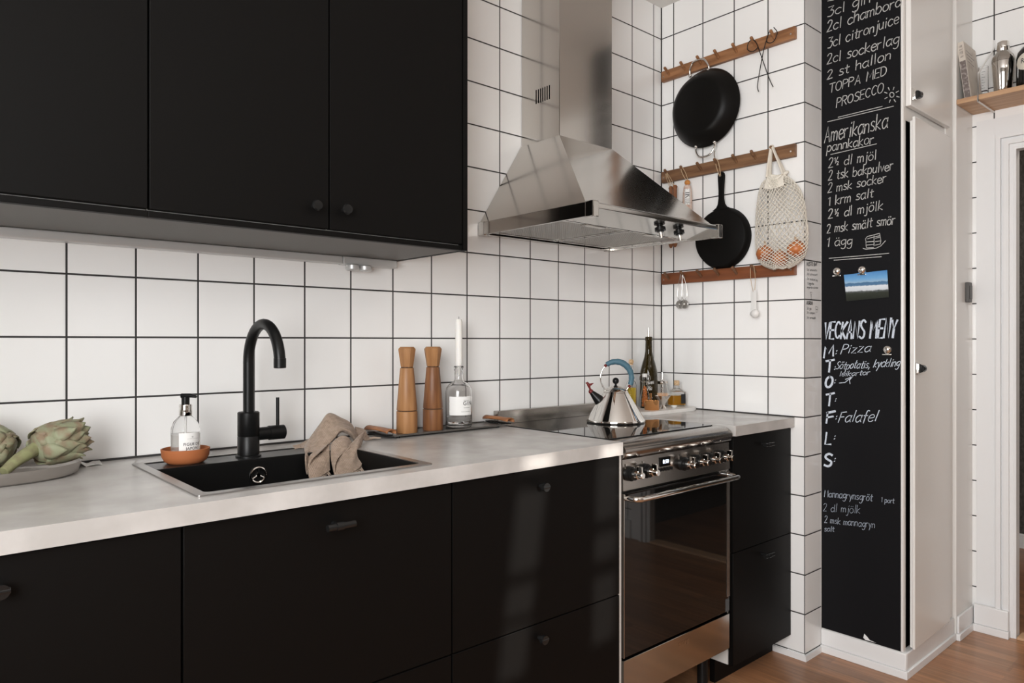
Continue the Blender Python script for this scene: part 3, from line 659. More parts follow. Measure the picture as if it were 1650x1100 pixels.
# ================================================================ TEA TOWEL
def surf(rows, nu=5, nv=6):
    """smooth grid through control rows."""
    cols = [cr(r, nv) for r in rows]
    return [list(q) for q in zip(*[cr(list(c), nu) for c in zip(*cols)])]
t = thing('tea_towel', 'fringed taupe linen towel thrown over the corner of the sink', 'towel', (-1.69, -.16, .925))
TOWEL = {
 'fold': [[(-1.717, -0.06, 0.928), (-1.694, -0.06, 0.956), (-1.675, -0.06, 0.971), (-1.651, -0.06, 0.978), (-1.624, -0.06, 0.97), (-1.595, -0.06, 0.953), (-1.577, -0.06, 0.937)], [(-1.767, -0.13, 0.928), (-1.744, -0.128, 0.957), (-1.718, -0.124, 0.985), (-1.69, -0.12, 1.012), (-1.653, -0.12, 0.997), (-1.625, -0.125, 0.98), (-1.612, -0.135, 0.951)], [(-1.818, -0.242, 0.92), (-1.771, -0.18, 0.936), (-1.742, -0.172, 0.959), (-1.705, -0.16, 0.982), (-1.671, -0.158, 0.986), (-1.641, -0.158, 0.97), (-1.621, -0.155, 0.945)], [(-1.816, -0.245, 0.877), (-1.804, -0.242, 0.912), (-1.763, -0.215, 0.931), (-1.72, -0.2, 0.953), (-1.69, -0.19, 0.973), (-1.659, -0.185, 0.965), (-1.636, -0.175, 0.94)], [(-1.809, -0.242, 0.876), (-1.799, -0.242, 0.908), (-1.773, -0.242, 0.931), (-1.712, -0.188, 0.946), (-1.684, -0.178, 0.965), (-1.656, -0.172, 0.955), (-1.637, -0.166, 0.937)]],
 'left': [[(-1.802, -0.242, 0.918), (-1.765, -0.205, 0.931), (-1.744, -0.198, 0.94), (-1.726, -0.195, 0.946)], [(-1.809, -0.245, 0.895), (-1.786, -0.24, 0.905), (-1.768, -0.242, 0.91), (-1.75, -0.242, 0.913)], [(-1.819, -0.262, 0.88), (-1.798, -0.262, 0.884), (-1.776, -0.258, 0.888), (-1.754, -0.25, 0.893)], [(-1.822, -0.275, 0.865), (-1.801, -0.275, 0.867), (-1.778, -0.27, 0.873), (-1.759, -0.262, 0.88)]],
 'mid': [[(-1.728, -0.205, 0.938), (-1.713, -0.205, 0.95), (-1.696, -0.205, 0.958), (-1.678, -0.205, 0.953), (-1.666, -0.205, 0.939)], [(-1.747, -0.242, 0.924), (-1.725, -0.228, 0.935), (-1.707, -0.225, 0.944), (-1.689, -0.222, 0.941), (-1.672, -0.215, 0.933)], [(-1.754, -0.26, 0.904), (-1.741, -0.255, 0.917), (-1.719, -0.245, 0.925), (-1.703, -0.242, 0.929), (-1.677, -0.222, 0.931)], [(-1.764, -0.29, 0.886), (-1.754, -0.28, 0.902), (-1.734, -0.262, 0.915), (-1.708, -0.245, 0.922), (-1.692, -0.242, 0.93)], [(-1.769, -0.31, 0.869), (-1.76, -0.292, 0.893), (-1.74, -0.27, 0.91), (-1.716, -0.252, 0.918), (-1.691, -0.236, 0.926)]],
 'right': [[(-1.727, -0.245, 0.911), (-1.705, -0.242, 0.925), (-1.67, -0.215, 0.938), (-1.629, -0.18, 0.95), (-1.593, -0.15, 0.958)], [(-1.749, -0.275, 0.896), (-1.725, -0.27, 0.905), (-1.694, -0.255, 0.917), (-1.668, -0.242, 0.931), (-1.618, -0.18, 0.935)], [(-1.764, -0.3, 0.881), (-1.739, -0.295, 0.887), (-1.708, -0.285, 0.896), (-1.676, -0.26, 0.905), (-1.66, -0.242, 0.917)], [(-1.77, -0.318, 0.869), (-1.748, -0.318, 0.871), (-1.718, -0.31, 0.876), (-1.688, -0.295, 0.885), (-1.669, -0.27, 0.896)]],
 'flap': [[(-1.597, -0.1, 0.965), (-1.58, -0.1, 0.96), (-1.567, -0.105, 0.954), (-1.559, -0.105, 0.938), (-1.548, -0.105, 0.927)], [(-1.606, -0.12, 0.956), (-1.592, -0.12, 0.952), (-1.573, -0.12, 0.943), (-1.56, -0.115, 0.93), (-1.546, -0.115, 0.927)], [(-1.613, -0.14, 0.941), (-1.599, -0.14, 0.936), (-1.581, -0.13, 0.927), (-1.57, -0.125, 0.927), (-1.557, -0.12, 0.927)]],
 'tail': [[(-1.736, -0.1, 0.944), (-1.755, -0.105, 0.938), (-1.772, -0.11, 0.932)], [(-1.748, -0.125, 0.938), (-1.764, -0.125, 0.932), (-1.777, -0.125, 0.927)], [(-1.766, -0.15, 0.929), (-1.776, -0.145, 0.927), (-1.783, -0.142, 0.927)]],
}
b = B()
for k_, rows_ in TOWEL.items(): b.grid(surf(rows_, 6, 7))
P('cloth', b, M_linen, t, smooth=80, solid=.0030, rc=False)
b = B(); rnd = random.Random(11)
def fringe(p0, p1, d, n):
    for k in range(n):
        a = Vector(p0).lerp(Vector(p1), (k + rnd.uniform(-.3, .3)) / n); e = Vector(d) * rnd.uniform(.7, 1.3)
        b.tube([a, a + e * .5 + Vector((rnd.uniform(-.003, .003), rnd.uniform(-.003, .003), rnd.uniform(0, .003))), a + e + Vector((rnd.uniform(-.005, .005), rnd.uniform(-.005, .005), 0))], .0009, 5)
T_ = TOWEL
fringe(T_['tail'][0][2], T_['tail'][2][2], (-.016, -.004, -.001), 20)
fringe(T_['left'][3][0], T_['left'][3][3], (.002, -.004, -.011), 26)
fringe(T_['right'][3][2], T_['right'][3][4], (.008, -.008, -.013), 26)
fringe(Vector(T_['flap'][0][4]) + Vector((-.002, 0, .0025)), Vector(T_['flap'][2][4]) + Vector((-.002, 0, .0025)), (.022, -.004, -.0005), 22)
P('fringe', b, M_fringe, t, kind='stuff')

# ================================================================ TRAY WITH MILLS AND GIN BOTTLE
t = thing('serving_tray', 'narrow dark metal tray with two wooden handles by the back wall', 'tray', (-1.262, -.077, .923))
b = B().box(-1.484, -1.040, -.132, -.014, .9285, .9315, .001)
b.box(-1.484, -1.040, -.132, -.1295, .9315, .9345); b.box(-1.484, -1.040, -.0165, -.014, .9315, .9345)
P('plate', b, mat('dark_tray_metal', (.20, .19, .18), .3, .9), t)
for x in (-1.46, -1.065):
    for y in (-.118, -.028): P('foot', B().cyl((x, y, .9232), .005, .0055, 12), M_blackp, t)
for x, s in ((-1.497, -1), (-1.026, 1)):
    b = B()                                                    # a bark-like half pipe with flared ends
    rows = []
    for k in range(11):
        q = k / 10; y = -.140 + .132 * q; e = abs(2 * q - 1)
        r_ = .0095 + .0030 * e ** 3; zc = .943 + .003 * math.sin(math.pi * q)
        rows.append([(x + r_ * 1.25 * math.cos(R(a_)), y, zc + r_ * math.sin(R(a_)) * .8) for a_ in range(-25, 206, 21)])
    b.grid(rows)
    h = P('handle', b, M_handlew, t, smooth=60, solid=.004, rc=False)
    P('bracket', B().box(x - .012, x + .012, -.128, -.018, .9325, .9365), M_blkm, h)
def mill(label, loc, m, rz, mh):
    t = thing('pepper_mill', label, 'mill', loc, rz, group='tall wooden mills on the tray')
    q = .5
    P('body', B().lathe([(0, .0), (.0315, .0), (.0325, .002), (.0325, .0655), (.031, .067), (0, .067)], (0, 0, 0), 28), m, t, w=False)
    P('groove', B().lathe([(0, .066), (.0295, .066), (.0295, .071), (0, .071)], (0, 0, 0), 24), M_groove, t, w=False)
    P('shaft', B().lathe([(0, .070), (.031, .070), (.032, .072), (.0215, .199), (.0205, .201), (0, .201)], (0, 0, 0), 28), m, t, w=False)
    P('groove', B().lathe([(0, .200), (.0185, .200), (.0185, .205), (0, .205)], (0, 0, 0), 24), M_groove, t, w=False)
    P('head', B().lathe([(0, .204), (.0195, .204), (.0205, .206), (.0285, .258), (.0275, .261), (.0225, .2665), (0, .2665)], (0, 0, 0), 8, rot=q), mh, t, w=False, smooth=20)
mill('light oak pepper mill, left of the two on the tray', (-1.408, -.085, .9318), M_mill, .25, M_mill)
mill('darker oak pepper mill with streaked grain, beside the gin bottle', (-1.306, -.080, .9318), M_mill2, .4, M_mill)
gx, gy = -1.196, -.072
t = thing('gin_bottle', 'clear round gin bottle with a white label used as candle holder', 'bottle', (gx, gy, .9318))
rg = .0445
P('glass', B().lathe([(0, 0), (.040, 0), (rg, .004), (rg, .116), (.042, .130), (.032, .143), (.018, .151), (.0145, .157), (.0140, .186), (.0165, .188), (.0165, .200), (.0140, .202), (.0115, .200), (.0112, .160), (.016, .148), (.030, .140), (.0395, .128), (.0415, .116), (.0415, .012), (.036, .008), (0, .008)], (0, 0, 0), 40), M_glass, t, w=False, smooth=60)
P('liquid', B().lathe([(0, .0085), (.0355, .0085), (.0411, .0125), (.0411, .036), (0, .036)], (0, 0, 0), 36), M_water, t, w=False)
A = cam_dir(gx, gy) + .18
lb = P('label', patch((0, 0), rg + .0006, A, .92, .042, .103), M_paper, t, w=False)
b = B(); printed(b, 'GIN', .0185, wrap((0, 0), rg + .0011, A + .52, .0805), 1.2, .00015)
for z, x0, x1 in ((.066, 8, 33), (.0905, 8, 33), (.0535, 0, 36)):
    b.grid([[wrap((0, 0), rg + .0011, A, zz)(x * .001, 0) for x in range(x0, x1, 3)] for zz in (z, z + .0007)])
P('printing', b, M_ink, lb, w=False)
o = P('candle', B().lathe([(0, .168), (.005, .168), (.0108, .206), (.0125, .215), (.0115, .350), (.009, .357), (0, .358)], (0, 0, 0), 24), M_wax, w=False); o.location = (gx, gy, .9318)
tag(o, 'white taper candle standing in the neck of the gin bottle', 'candle')
P('wick', B().tube([(0, 0, .357), (.0005, 0, .366)], .0008, 6), M_ink, o, w=False)

# ================================================================ COOKER
KX0, KX1, KF = -1.002, -.428, -.612
t = thing('cooker', 'free-standing steel cooker with black glass hob and oven door', 'cooker', (-.715, -.31, 0))
P('body', B().box(KX0 + .002, KX1 - .002, -.585, -.04, .150, .903), M_steel, t)
P('hob_frame', B().box(KX0 + .002, KX1 - .002, -.560, -.040, .903, .9165, .002), M_steel, t)
P('hob', B().box(KX0 + .010, KX1 - .010, -.548, -.045, .9165, .9215, .001), M_cooktop, t)
b = B().box(KX0 + .004, KX1 - .004, -.040, -.014, .905, .968, .0025)
P('backsplash', b, M_steel, t)
prof = cr([(-.555, .9185), (-.580, .9190), (-.604, .9140), (-.620, .9000), (-.6215, .888), (-.617, .876)], 5) + [(-.606, .866), (-.600, .862), (-.56, .862), (-.555, .90)]
P('front_roll', B().prism(prof, 'x', KX0 + .001, KX1 - .001), M_steel, t, smooth=40)
P('control_panel', B().prism([(-.608, .866), (-.6125, .775), (-.60, .772), (-.58, .772), (-.58, .866)], 'x', KX0 + .002, KX1 - .002), M_steel, t)
for k in range(5): P('stud', B().tube([(KX0 + .06 + k * .112, -.6165, .876), (KX0 + .06 + k * .112, -.6195, .876)], .0022, 8), M_steel_l, t)
for k, x in enumerate((-.972, -.900, -.706, -.634, -.564, -.492)):
    z = .8235
    b = B(); b.tube([(x, -.609, z), (x, -.622, z), (x, -.623, z), (x, -.634, z)], [.0225, .0215, .0185, .0175], 24)
    kn = P('knob', b, M_blackp, t, label='black control knob with a steel spindle')
    b = B(); b.tube([(x, -.634, z), (x, -.646, z), (x, -.647, z), (x, -.662, z), (x, -.664, z)], [.0125, .012, .0095, .0095, .008], 18)
    b.box(x - .0035, x + .0035, -.660, -.640, z + .004, z + .026, .0015)
    P('spindle', b, M_chrome, kn)
for x in (-1.0, -.92, -.735): P('panel_glint', B().box(x + .012, x + .017, -.6118, -.609, .838, .853), M_steel_l, t)  # bright strips imitating reflections on the panel beside the knobs
d = P('clock_display', B().box(-.822, -.772, -.6132, -.607, .826, .854), M_glassblk, t)
b = B(); printed(b, '8:50', .0165, lambda x, y: (-.797 + x * 1.0, -.6138, .840 + y), 1.05, .0003); P('clock_digits', b, M_lit, d)
for k in range(5): P('clock_button', B().tube([(-.826 + k * .0145, -.610, .8165), (-.826 + k * .0145, -.6155, .8165)], .0052, 12), M_blackp, t)
dr = P('oven_door', B().box(KX0 + .004, KX1 - .004, KF, -.588, .283, .7665, .0015), M_glassblk, t)
P('door_edge', B().box(KX1 - .022, KX1 - .0035, KF - .0012, -.60, .335, .7666), M_steel, dr)
P('door_edge', B().box(KX0 + .0035, KX0 + .007, KF - .0012, -.60, .283, .7666), M_steel, dr)
b = B(); z = .755
b.tube(cr([(-.990, -.612, z), (-.990, -.640, z), (-.978, -.6555, z), (-.94, -.658, z), (-.715, -.658, z), (-.49, -.658, z), (-.452, -.6555, z), (-.440, -.640, z), (-.440, -.612, z)], 6), .0088, 16)
P('handle', b, M_chrome, dr, smooth=60)
d = P('lower_drawer', B().box(KX0 + .004, KX1 - .004, KF, -.588, .1525, .2745, .0015), M_steel_l, t)
b = B(); printed(b, 'smeg', .024, lambda x, y: (-.700 + x, KF - .0006, .249 + y), 1.1, .0002); P('logo', b, M_chrome, d)
P('side_trim', B().box(KX1 - .002, KX1 + .0008, -.600, -.56, .152, .862), M_steel_l, t)
for x, y in ((-.952, -.54), (-.487, -.54), (-.952, -.09), (-.487, -.09)):
    b = B(); b.lathe([(0, 0), (.025, 0), (.025, .012), (.0185, .02), (.0185, .151), (0, .151)], (x, y, 0), 20); P('leg', b, M_blackp, t)

# ================================================================ HOOD
HXa, HXb, HYf, HZ0, HZ1 = -1.056, -.366, -.543, 1.587, 1.632
t = thing('cooker_hood', 'brushed steel chimney hood above the cooker', 'cooker hood', (-.711, -.27, HZ0))
cx0, cx1, cyf, cz = -.851, -.571, -.200, 1.9375
def shell(b, A, C_):
    V = [b.bm.verts.new(p) for p in A] + [b.bm.verts.new(p) for p in C_]
    for k in range(4): b.bm.faces.new((V[k], V[(k + 1) % 4], V[4 + (k + 1) % 4], V[4 + k]))
    b.bm.faces.new(V[4:]); b.bm.faces.new(V[:4][::-1])
b = B()
shell(b, [(HXa + .006, HYf + .035, HZ1 + .002), (HXb - .006, HYf + .035, HZ1 + .002), (HXb - .006, -.002, HZ1 + .002), (HXa + .006, -.002, HZ1 + .002)],
      [(cx0 - .002, cyf - .002, cz), (cx1 + .002, cyf - .002, cz), (cx1 + .002, -.002, cz), (cx0 - .002, -.002, cz)])
P('canopy', b, M_steelh, t, smooth=10)
ch = P('chimney', B().box(cx0, cx1, cyf, -.002, cz, H, .0012), M_steelh, t)
b = B()
for k in range(7): b.box(cx0 - .0006, cx0 + .001, -.152 + k * .0115, -.1475 + k * .0115, 2.078, 2.128)
P('vent_slots', b, M_slot, ch)
P('side_rail', B().box(HXa, HXa + .010, HYf + .03, -.03, HZ0 + .002, HZ1, .001), M_steel_l, t)
P('side_rail', B().box(HXb - .010, HXb, HYf + .03, -.03, HZ0 + .002, HZ1, .001), M_steel_l, t)
P('back_rail', B().box(HXa + .01, HXb - .01, -.032, -.002, HZ0 + .002, HZ1, .001), M_steel_l, t)
b = B(); b.prism([(-.541, 1.6165), (-.5415, 1.626), (-.536, 1.631), (-.508, 1.634), (-.508, 1.630), (-.531, 1.617), (-.534, 1.613), (-.539, 1.613)], 'x', HXa + .02, HXb - .02)
P('front_rail', b, M_steel_l, t, smooth=40)
for x in (HXa - .001, HXb - .027):
    for y in (HYf - .001, -.034): P('corner_block', B().box(x, x + .028, y, y + .033, HZ0 - .001, HZ1 + .003, .003), M_steel_l, t)
P('control_panel', B().prism([(-.531, 1.614), (-.405, 1.594), (-.405, 1.5975), (-.531, 1.6175)], 'x', HXa + .010, HXb - .010), M_steel_l, t)
for x, y in ((-.655, -.484), (-.548, -.484)):
    n = Vector((0, -.155, -.988)).normalized(); p = Vector((x, y, 1.6055))
    kn = P('knob', B().tube([p, p + n * .004, p + n * .0045, p + n * .016, p + n * .0165, p + n * .020], [.011, .011, .0185, .0185, .012, .012], 14), M_blackp, t)
    P('knob_stem', B().tube([p + n * .020, p + n * .040], .0055, 14), M_chrome, kn)
for x0, x1 in ((HXa + .014, -.720), (-.712, HXb - .05)):
    b = B()
    for a, c in ((x0, x0 + .012), (x1 - .012, x1)): b.box(a, c, -.402, -.05, 1.593, 1.600)
    b.box(x0 + .012, x1 - .012, -.402, -.390, 1.593, 1.600); b.box(x0 + .012, x1 - .012, -.062, -.05, 1.593, 1.600)
    f = P('filter', b, M_steel_l, t)
    P('filter_backing', B().box(x0 + .001, x1 - .001, -.401, -.051, 1.5995, 1.603), M_fback, f)
    b = B(); n = int((x1 - x0 - .024) / .0095)
    for k in range(n): b.box(x0 + .014 + k * .0095, x0 + .0175 + k * .0095, -.390, -.062, 1.5955, 1.5975)
    for k in range(34): b.box(x0 + .012, x1 - .012, -.386 + k * .0095, -.3825 + k * .0095, 1.5953, 1.5973)
    P('filter_mesh', b, M_filter, f)
    P('filter_latch', B().box((x0 + x1) / 2 - .05, (x0 + x1) / 2 + .05, -.398, -.375, 1.5905, 1.5945, .001), M_steel_l, f)
P('inner_edge', B().box(HXb - .05, HXb - .012, -.402, -.03, 1.593, 1.603), M_steel_l, t)

# ================================================================ KETTLE
t = thing('kettle', 'steel whistling kettle with a blue grip and a red bird on its spout', 'kettle', (-.6225, -.262, .9217), math.atan2(-.661, .7505))
P('body', B().lathe([(0, 0), (.103, 0), (.1065, .003), (.1070, .006), (.1045, .012), (.0475, .104), (.0460, .1065), (0, .1065)], (0, 0, 0), 56), M_chrome, t, w=False, smooth=40)
ld = P('lid', B().lathe([(0, .1065), (.0445, .1065), (.0455, .1085), (.043, .113), (.033, .1225), (.018, .130), (.008, .1325), (0, .1328)], (0, 0, 0), 48), M_chrome, t, w=False, smooth=40)
b = B().lathe([(0, .132), (.006, .132), (.004, .136), (.004, .1385)], (0, 0, 0), 16); b.ball((0, 0, .1495), .0122, 20); P('lid_knob', b, M_blackp, ld, w=False)
def hp(a, r=.0565): return (r * math.cos(R(a)) + .0005, 0, .160 + r * 1.04 * math.sin(R(a)))
P('handle_wire', B().tube([(-.040, 0, .106)] + [hp(a) for a in range(222, 28, -8)] , .0026, 10), M_chrome, t, w=False, smooth=60)
b = B().tube([hp(-33), hp(-42), (.034, 0, .1085), (.020, 0, .1075)], .0026, 10); b.tube([(.038 * math.cos(R(a)), .038 * math.sin(R(a)), .1128) for a in range(0, 360, 12)], .0016, 8, closed=True)
P('handle_wire', b, M_chrome, t, w=False, smooth=60)
aa = list(range(126, -30, -6)); rr = [.0085 + .0030 * math.sin(math.pi * min(1, k / len(aa) * 1.15)) + (.0012 if k > len(aa) * .8 else 0) + .0006 * math.sin(k * 1.9) for k in range(len(aa))]
P('grip', B().tube([hp(a, .0575) for a in aa], rr, 18), M_blue, t, w=False, smooth=60)
b = B(); b.ball(hp(131, .0575), .0060, 14); b.ball(hp(-31, .0575), .0060, 14); P('grip_stop', b, M_redp, t, w=False)
sp = P('spout', B().tube([(-.040, 0, .058), (-.052, 0, .070), (-.0885, 0, .108)], [.0255, .0235, .0088], 24), M_blackp, t, w=False, smooth=50)
P('spout_ring', B().tube([(-.050 + .019 * math.cos(a) * .70, .0245 * math.sin(a), .0690 + .0225 * math.cos(a) * .80) for a in [2 * math.pi * k / 28 for k in range(28)]], .0018, 8, closed=True), M_chrome, sp, w=False)
b = B(); b.ball((-.0905, 0, .1105), .0092, 14)
b.tube([(-.0925, 0, .117), (-.0955, 0, .124), (-.0975, 0, .130), (-.1005, 0, .137), (-.1045, 0, .142), (-.1105, 0, .1415)], [.0042, .0035, .0055, .0058, .0048, .0010], 10)
b.tube([(-.0985, 0, .133), (-.090, 0, .137), (-.081, 0, .1415)], [.0045, .0040, .0008], 8, flat=.6)
P('bird_whistle', b, M_redp, t, w=False, smooth=50)

# ================================================================ MARBLE BOARD AND ITS BOTTLES
b = B().prism(rrect(-.392, -.020, -.218, -.012, .045, 7), 'z', .9232, .9370)
bmesh.ops.bevel(b.bm, geom=[e for e in b.bm.edges if abs(e.verts[0].co.z - e.verts[1].co.z) < 1e-5], offset=.003, segments=2, affect='EDGES')
tag(P('marble_board', b, M_marble), 'white marble board in the corner carrying oil bottles and jars', 'board')
BZ = .9372
def at(o, x, y, z=BZ): o.location = (x, y, z)
# tall green bottle with pourer
t = thing('wine_bottle', 'tall dark green bottle with white handwriting and a steel pourer', 'bottle', (-.158, -.052, BZ))
P('glass', B().lathe([(0, 0), (.034, 0), (.0385, .004), (.0385, .125), (.036, .150), (.028, .182), (.019, .212), (.0152, .236), (.0142, .280), (.0158, .281), (.0158, .296), (.013, .298), (.011, .296), (.0108, .236), (.024, .18), (.0325, .15), (.035, .125), (.035, .008), (0, .006)], (0, 0, 0), 32), M_green, t, w=False, smooth=60)
pr_ = P('pourer', B().tube([(0, 0, .285), (0, 0, .299), (0, 0, .300), (-.001, 0, .318), (-.003, 0, .338)], [.0095, .0095, .0055, .0042, .0022], 12), M_chrome, t, w=False)
A = cam_dir(-.158, -.052); b = B()
for k, (tx, z, w0, w1, h) in enumerate((('MAMMA', .096, -.014, .016, .012), ('Mia', .070, -.010, .006, .018), ('Extra', .050, -.012, .012, .014), ('oliv', .034, -.010, .010, .010))):
    write(b, tx, (w0, z), (w1, z + .002), h, .0013, lambda x, y: wrap((0, 0), .0392, A + .15, 0)(x, y), .2, .2, 5 + k) if all(c in _G for c in tx) else None
P('handwriting', b, M_paper, t, w=False)
# swing-top bottle with chillies
t = thing('swing_top_bottle', 'small swing-top bottle of red chillies in front of the green bottle', 'bottle', (-.236, -.092, BZ))
P('glass', B().lathe([(0, 0), (.018, 0), (.0205, .003), (.0205, .042), (.017, .060), (.0115, .084), (.0100, .118), (.0115, .120), (.0115, .128), (.009, .129), (.0085, .118), (.010, .084), (.0155, .060), (.019, .042), (.019, .005), (0, .005)], (0, 0, 0), 28), M_glass_t, t, w=False, smooth=60)
b = B(); rnd = random.Random(2)
for k in range(26):
    z = .010 + .076 * k / 25; r_ = .0125 if z < .045 else .0125 - (z - .045) * .16
    a = k * 2.4; b.ball((r_ * .55 * math.cos(a), r_ * .55 * math.sin(a), z), .0062 if z < .05 else .0048, 10, sz=1.3)
P('chillies', b, M_chili, t, w=False, kind='stuff')
P('stopper', B().lathe([(0, .129), (.0105, .129), (.011, .137), (.009, .143), (0, .143)], (0, 0, 0), 20), M_whitep, t, w=False)
b = B(); d = Vector((.75, -.66, 0))
for s in (-1, 1): b.tube(cr([d * (.0115 * s) + Vector((0, 0, .110)), d * (.0225 * s) + Vector((0, 0, .118)), d * (.020 * s) + Vector((0, 0, .135)), d * (.010 * s) + Vector((0, 0, .139))], 4), .0011, 6)
b.tube([tuple(d * (.0125 * math.cos(a)) + Vector((.66, .75, 0)) * (.0125 * math.sin(a)) + Vector((0, 0, .108))) for a in [2 * math.pi * k / 20 for k in range(20)]], .0010, 6, closed=True)
P('wire_bail', b, M_chrome, t, w=False)
# slim oil bottle
t = thing('oil_bottle', 'slim clear bottle of olive oil with cork stopper behind the kettle', 'bottle', (-.317, -.085, BZ))
P('glass', B().lathe([(0, 0), (.0195, 0), (.022, .003), (.022, .098), (.018, .112), (.0095, .120), (.0088, .180), (.011, .182), (.011, .188), (.0085, .189), (.0078, .182), (.0078, .122), (.016, .110), (.0205, .098), (.0205, .006), (0, .005)], (0, 0, 0), 28), M_glass_t, t, w=False, smooth=60)
P('oil', B().lathe([(0, .0055), (.0198, .0065), (.0198, .088), (0, .088)], (0, 0, 0), 28), M_oil, t, w=False)
P('stopper', B().lathe([(0, .182), (.0075, .182), (.0075, .189), (.0105, .190), (.0105, .196), (.008, .203), (0, .205)], (0, 0, 0), 20), M_cork, t, w=False)
# copper cup
t = thing('copper_cup', 'small polished copper measuring cup at the front of the marble board', 'cup', (-.281, -.163, BZ))
P('cup', B().lathe([(0, 0), (.0285, 0), (.0300, .002), (.0300, .036), (.0312, .0375), (.0295, .0375), (.0282, .035), (.0282, .003), (0, .003)], (0, 0, 0), 36), M_copper, t, w=False, smooth=50)
P('handle', B().tube(cr([(.020, .020, .034), (.032, .030, .040), (.046, .042, .062)], 5), [.0022] * 11, 8, flat=2), M_copper, t, w=False)
# dispenser jar
t = thing('dispenser_jar', 'clear glass jar with a steel pouring top in the tile corner', 'jar', (-.104, -.082, BZ))
P('glass', B().lathe([(0, 0), (.025, 0), (.027, .003), (.027, .072), (.0245, .080), (.0235, .094), (.021, .094), (.0225, .079), (.0252, .071), (.0252, .004), (0, .004)], (0, 0, 0), 28), M_glass_t, t, w=False, smooth=60)
P('lid', B().lathe([(0, .0945), (.0235, .0945), (.0245, .096), (.0245, .106), (.0225, .108), (.009, .109), (.006, .112), (0, .112)], (0, 0, 0), 28), M_chrome, t, w=False)
P('pouring_tube', B().tube([(0, 0, .030), (0, 0, .11), (0, 0, .145)], [.0052, .0052, .0046], 14), M_chrome, t, w=False)
# jigger with toothpicks
t = thing('jigger', 'steel double-cone jigger holding toothpicks', 'jigger', (-.205, -.160, BZ))
P('cone', B().lathe([(0, .0), (.0175, .0), (.0185, .001), (.0075, .0145), (.0085, .017), (.0325, .052), (.0330, .0535), (.0318, .0535), (.0075, .0185), (0, .018)], (0, 0, 0), 36), M_chrome, t, w=False, smooth=40)
rnd = random.Random(7)
pk = P('toothpick', B().tube([(0, 0, 0), (0, 0, .004), (0, 0, .041), (0, 0, .045)], [.0004, .0013, .0013, .0004], 6), M_pick, w=False)
tag(pk, 'one of the pale wooden toothpicks standing in the steel jigger', 'toothpick', 'toothpicks in the jigger')
for k in range(20):
    o = pk if k == 0 else pk.copy()
    if k: COL.objects.link(o)
    a = k * 2.4; rr = .004 + .0175 * math.sqrt(k / 20)
    o.location = (-.205 + rr * .30 * math.cos(a), -.160 + rr * .30 * math.sin(a), BZ + .0225)
    o.rotation_euler = Vector((math.cos(a) * rr * .8, math.sin(a) * rr * .8, .036)).to_track_quat('Z', 'Y').to_euler()
# flask
t = thing('flask', 'square glass flask of amber spirit with cork and black label', 'bottle', (-.066, -.130, BZ), R(-22))
b = B().prism(rrect(-.033, .033, -.024, .024, .008), 'z', 0, .062)
b.lathe([(.030, .062), (.024, .070), (.0125, .076), (.0115, .090), (.0125, .092), (0, .092)], (0, 0, 0), 28)
P('glass', b, M_glass_t, t, w=False, smooth=45)
P('spirit', B().prism(rrect(-.0305, .0305, -.0215, .0215, .007), 'z', .006, .046), M_amber, t, w=False)
P('stopper', B().lathe([(0, .089), (.009, .089), (.0115, .093), (.0115, .108), (.010, .110), (0, .110)], (0, 0, 0), 20), M_cork, t, w=False)
P('label', B().box(.006, .028, -.0252, -.0243, .012, .052), M_ink, t, w=False, label='black label')
tag(P('pinch_bowl', B().lathe([(0, BZ), (.006, BZ), (.0125, BZ + .006), (.013, BZ + .009), (.0118, BZ + .009), (.006, BZ + .003), (0, BZ + .003)], (-.140, -.170, 0), 24), M_whitep), 'tiny white bowl between jigger and flask on the marble board', 'bowl')

# ================================================================ PEG RAILS
PY = (-.056, -.139, -.222, -.306, -.390, -.473, -.556)
def rail(label, z, h, m, mp):
    t = thing('peg_rail', label, 'peg rail', (0, -.325, z), group='wooden peg rails on the tiled wall')
    P('board', B().box(-.020, -.0005, -.637, -.014, z - h / 2, z + h / 2, .002), m, t)
    for y in PY: P('peg', B().tube([(-.015, y, z - .004), (-.052, y, z + .022), (-.0535, y, z + .023)], [.0055, .0062, .0045], 12), mp, t)
    for y in (-.027, -.622): P('screw', B().tube([(-.019, y, z - .004), (-.0212, y, z - .004)], .0035, 10), M_chrome, t)
rail('top peg rail of pale brown wood holding the wok', 2.3975, .047, M_railw, M_railw)
rail('middle peg rail of weathered wood with the skillet and net bag', 1.9475, .050, M_railg, M_railg)
rail('lowest peg rail of red-brown wood with pale pegs', 1.4935, .049, M_railr, M_peg)

# ================================================================ THINGS ON THE PEGS
def pegtip(y, z): return (-.045, y, z + .022)
# wok
wy, wz, wr = -.246, 2.199, .162
t = thing('wok', 'large black two-handled pan hanging from the top peg rail', 'pan', (-.02, wy, wz))
b = B().lathe([(wr, -.022), (wr + .002, -.026), (wr - .002, -.034), (.135, -.070), (.118, -.083), (.106, -.087), (0, -.087), (0, -.084), (.104, -.084), (.132, -.067), (wr - .005, -.030)], (0, wy, wz), 64, 'x')
P('pan', b, M_pan, t, smooth=35)
for s in (1, -1):
    b = B(); y0 = wy + (.024 if s > 0 else -.006)
    z0 = wz + s * (wr - .010)
    b.tube(cr([(-.030, y0 - .045, z0), (-.036, y0 - .046, z0 + s * .022), (-.042, y0 - .028, z0 + s * .050), (-.043, y0, z0 + s * .056), (-.042, y0 + .028, z0 + s * .050), (-.036, y0 + .046, z0 + s * .022), (-.030, y0 + .045, z0)], 5), .0038, 10)
    for q in (-1, 1): b.ball((-.036, y0 + q * .045, z0 + s * .002), .007, 12)
    P('handle', b, M_chrome, t, smooth=60)
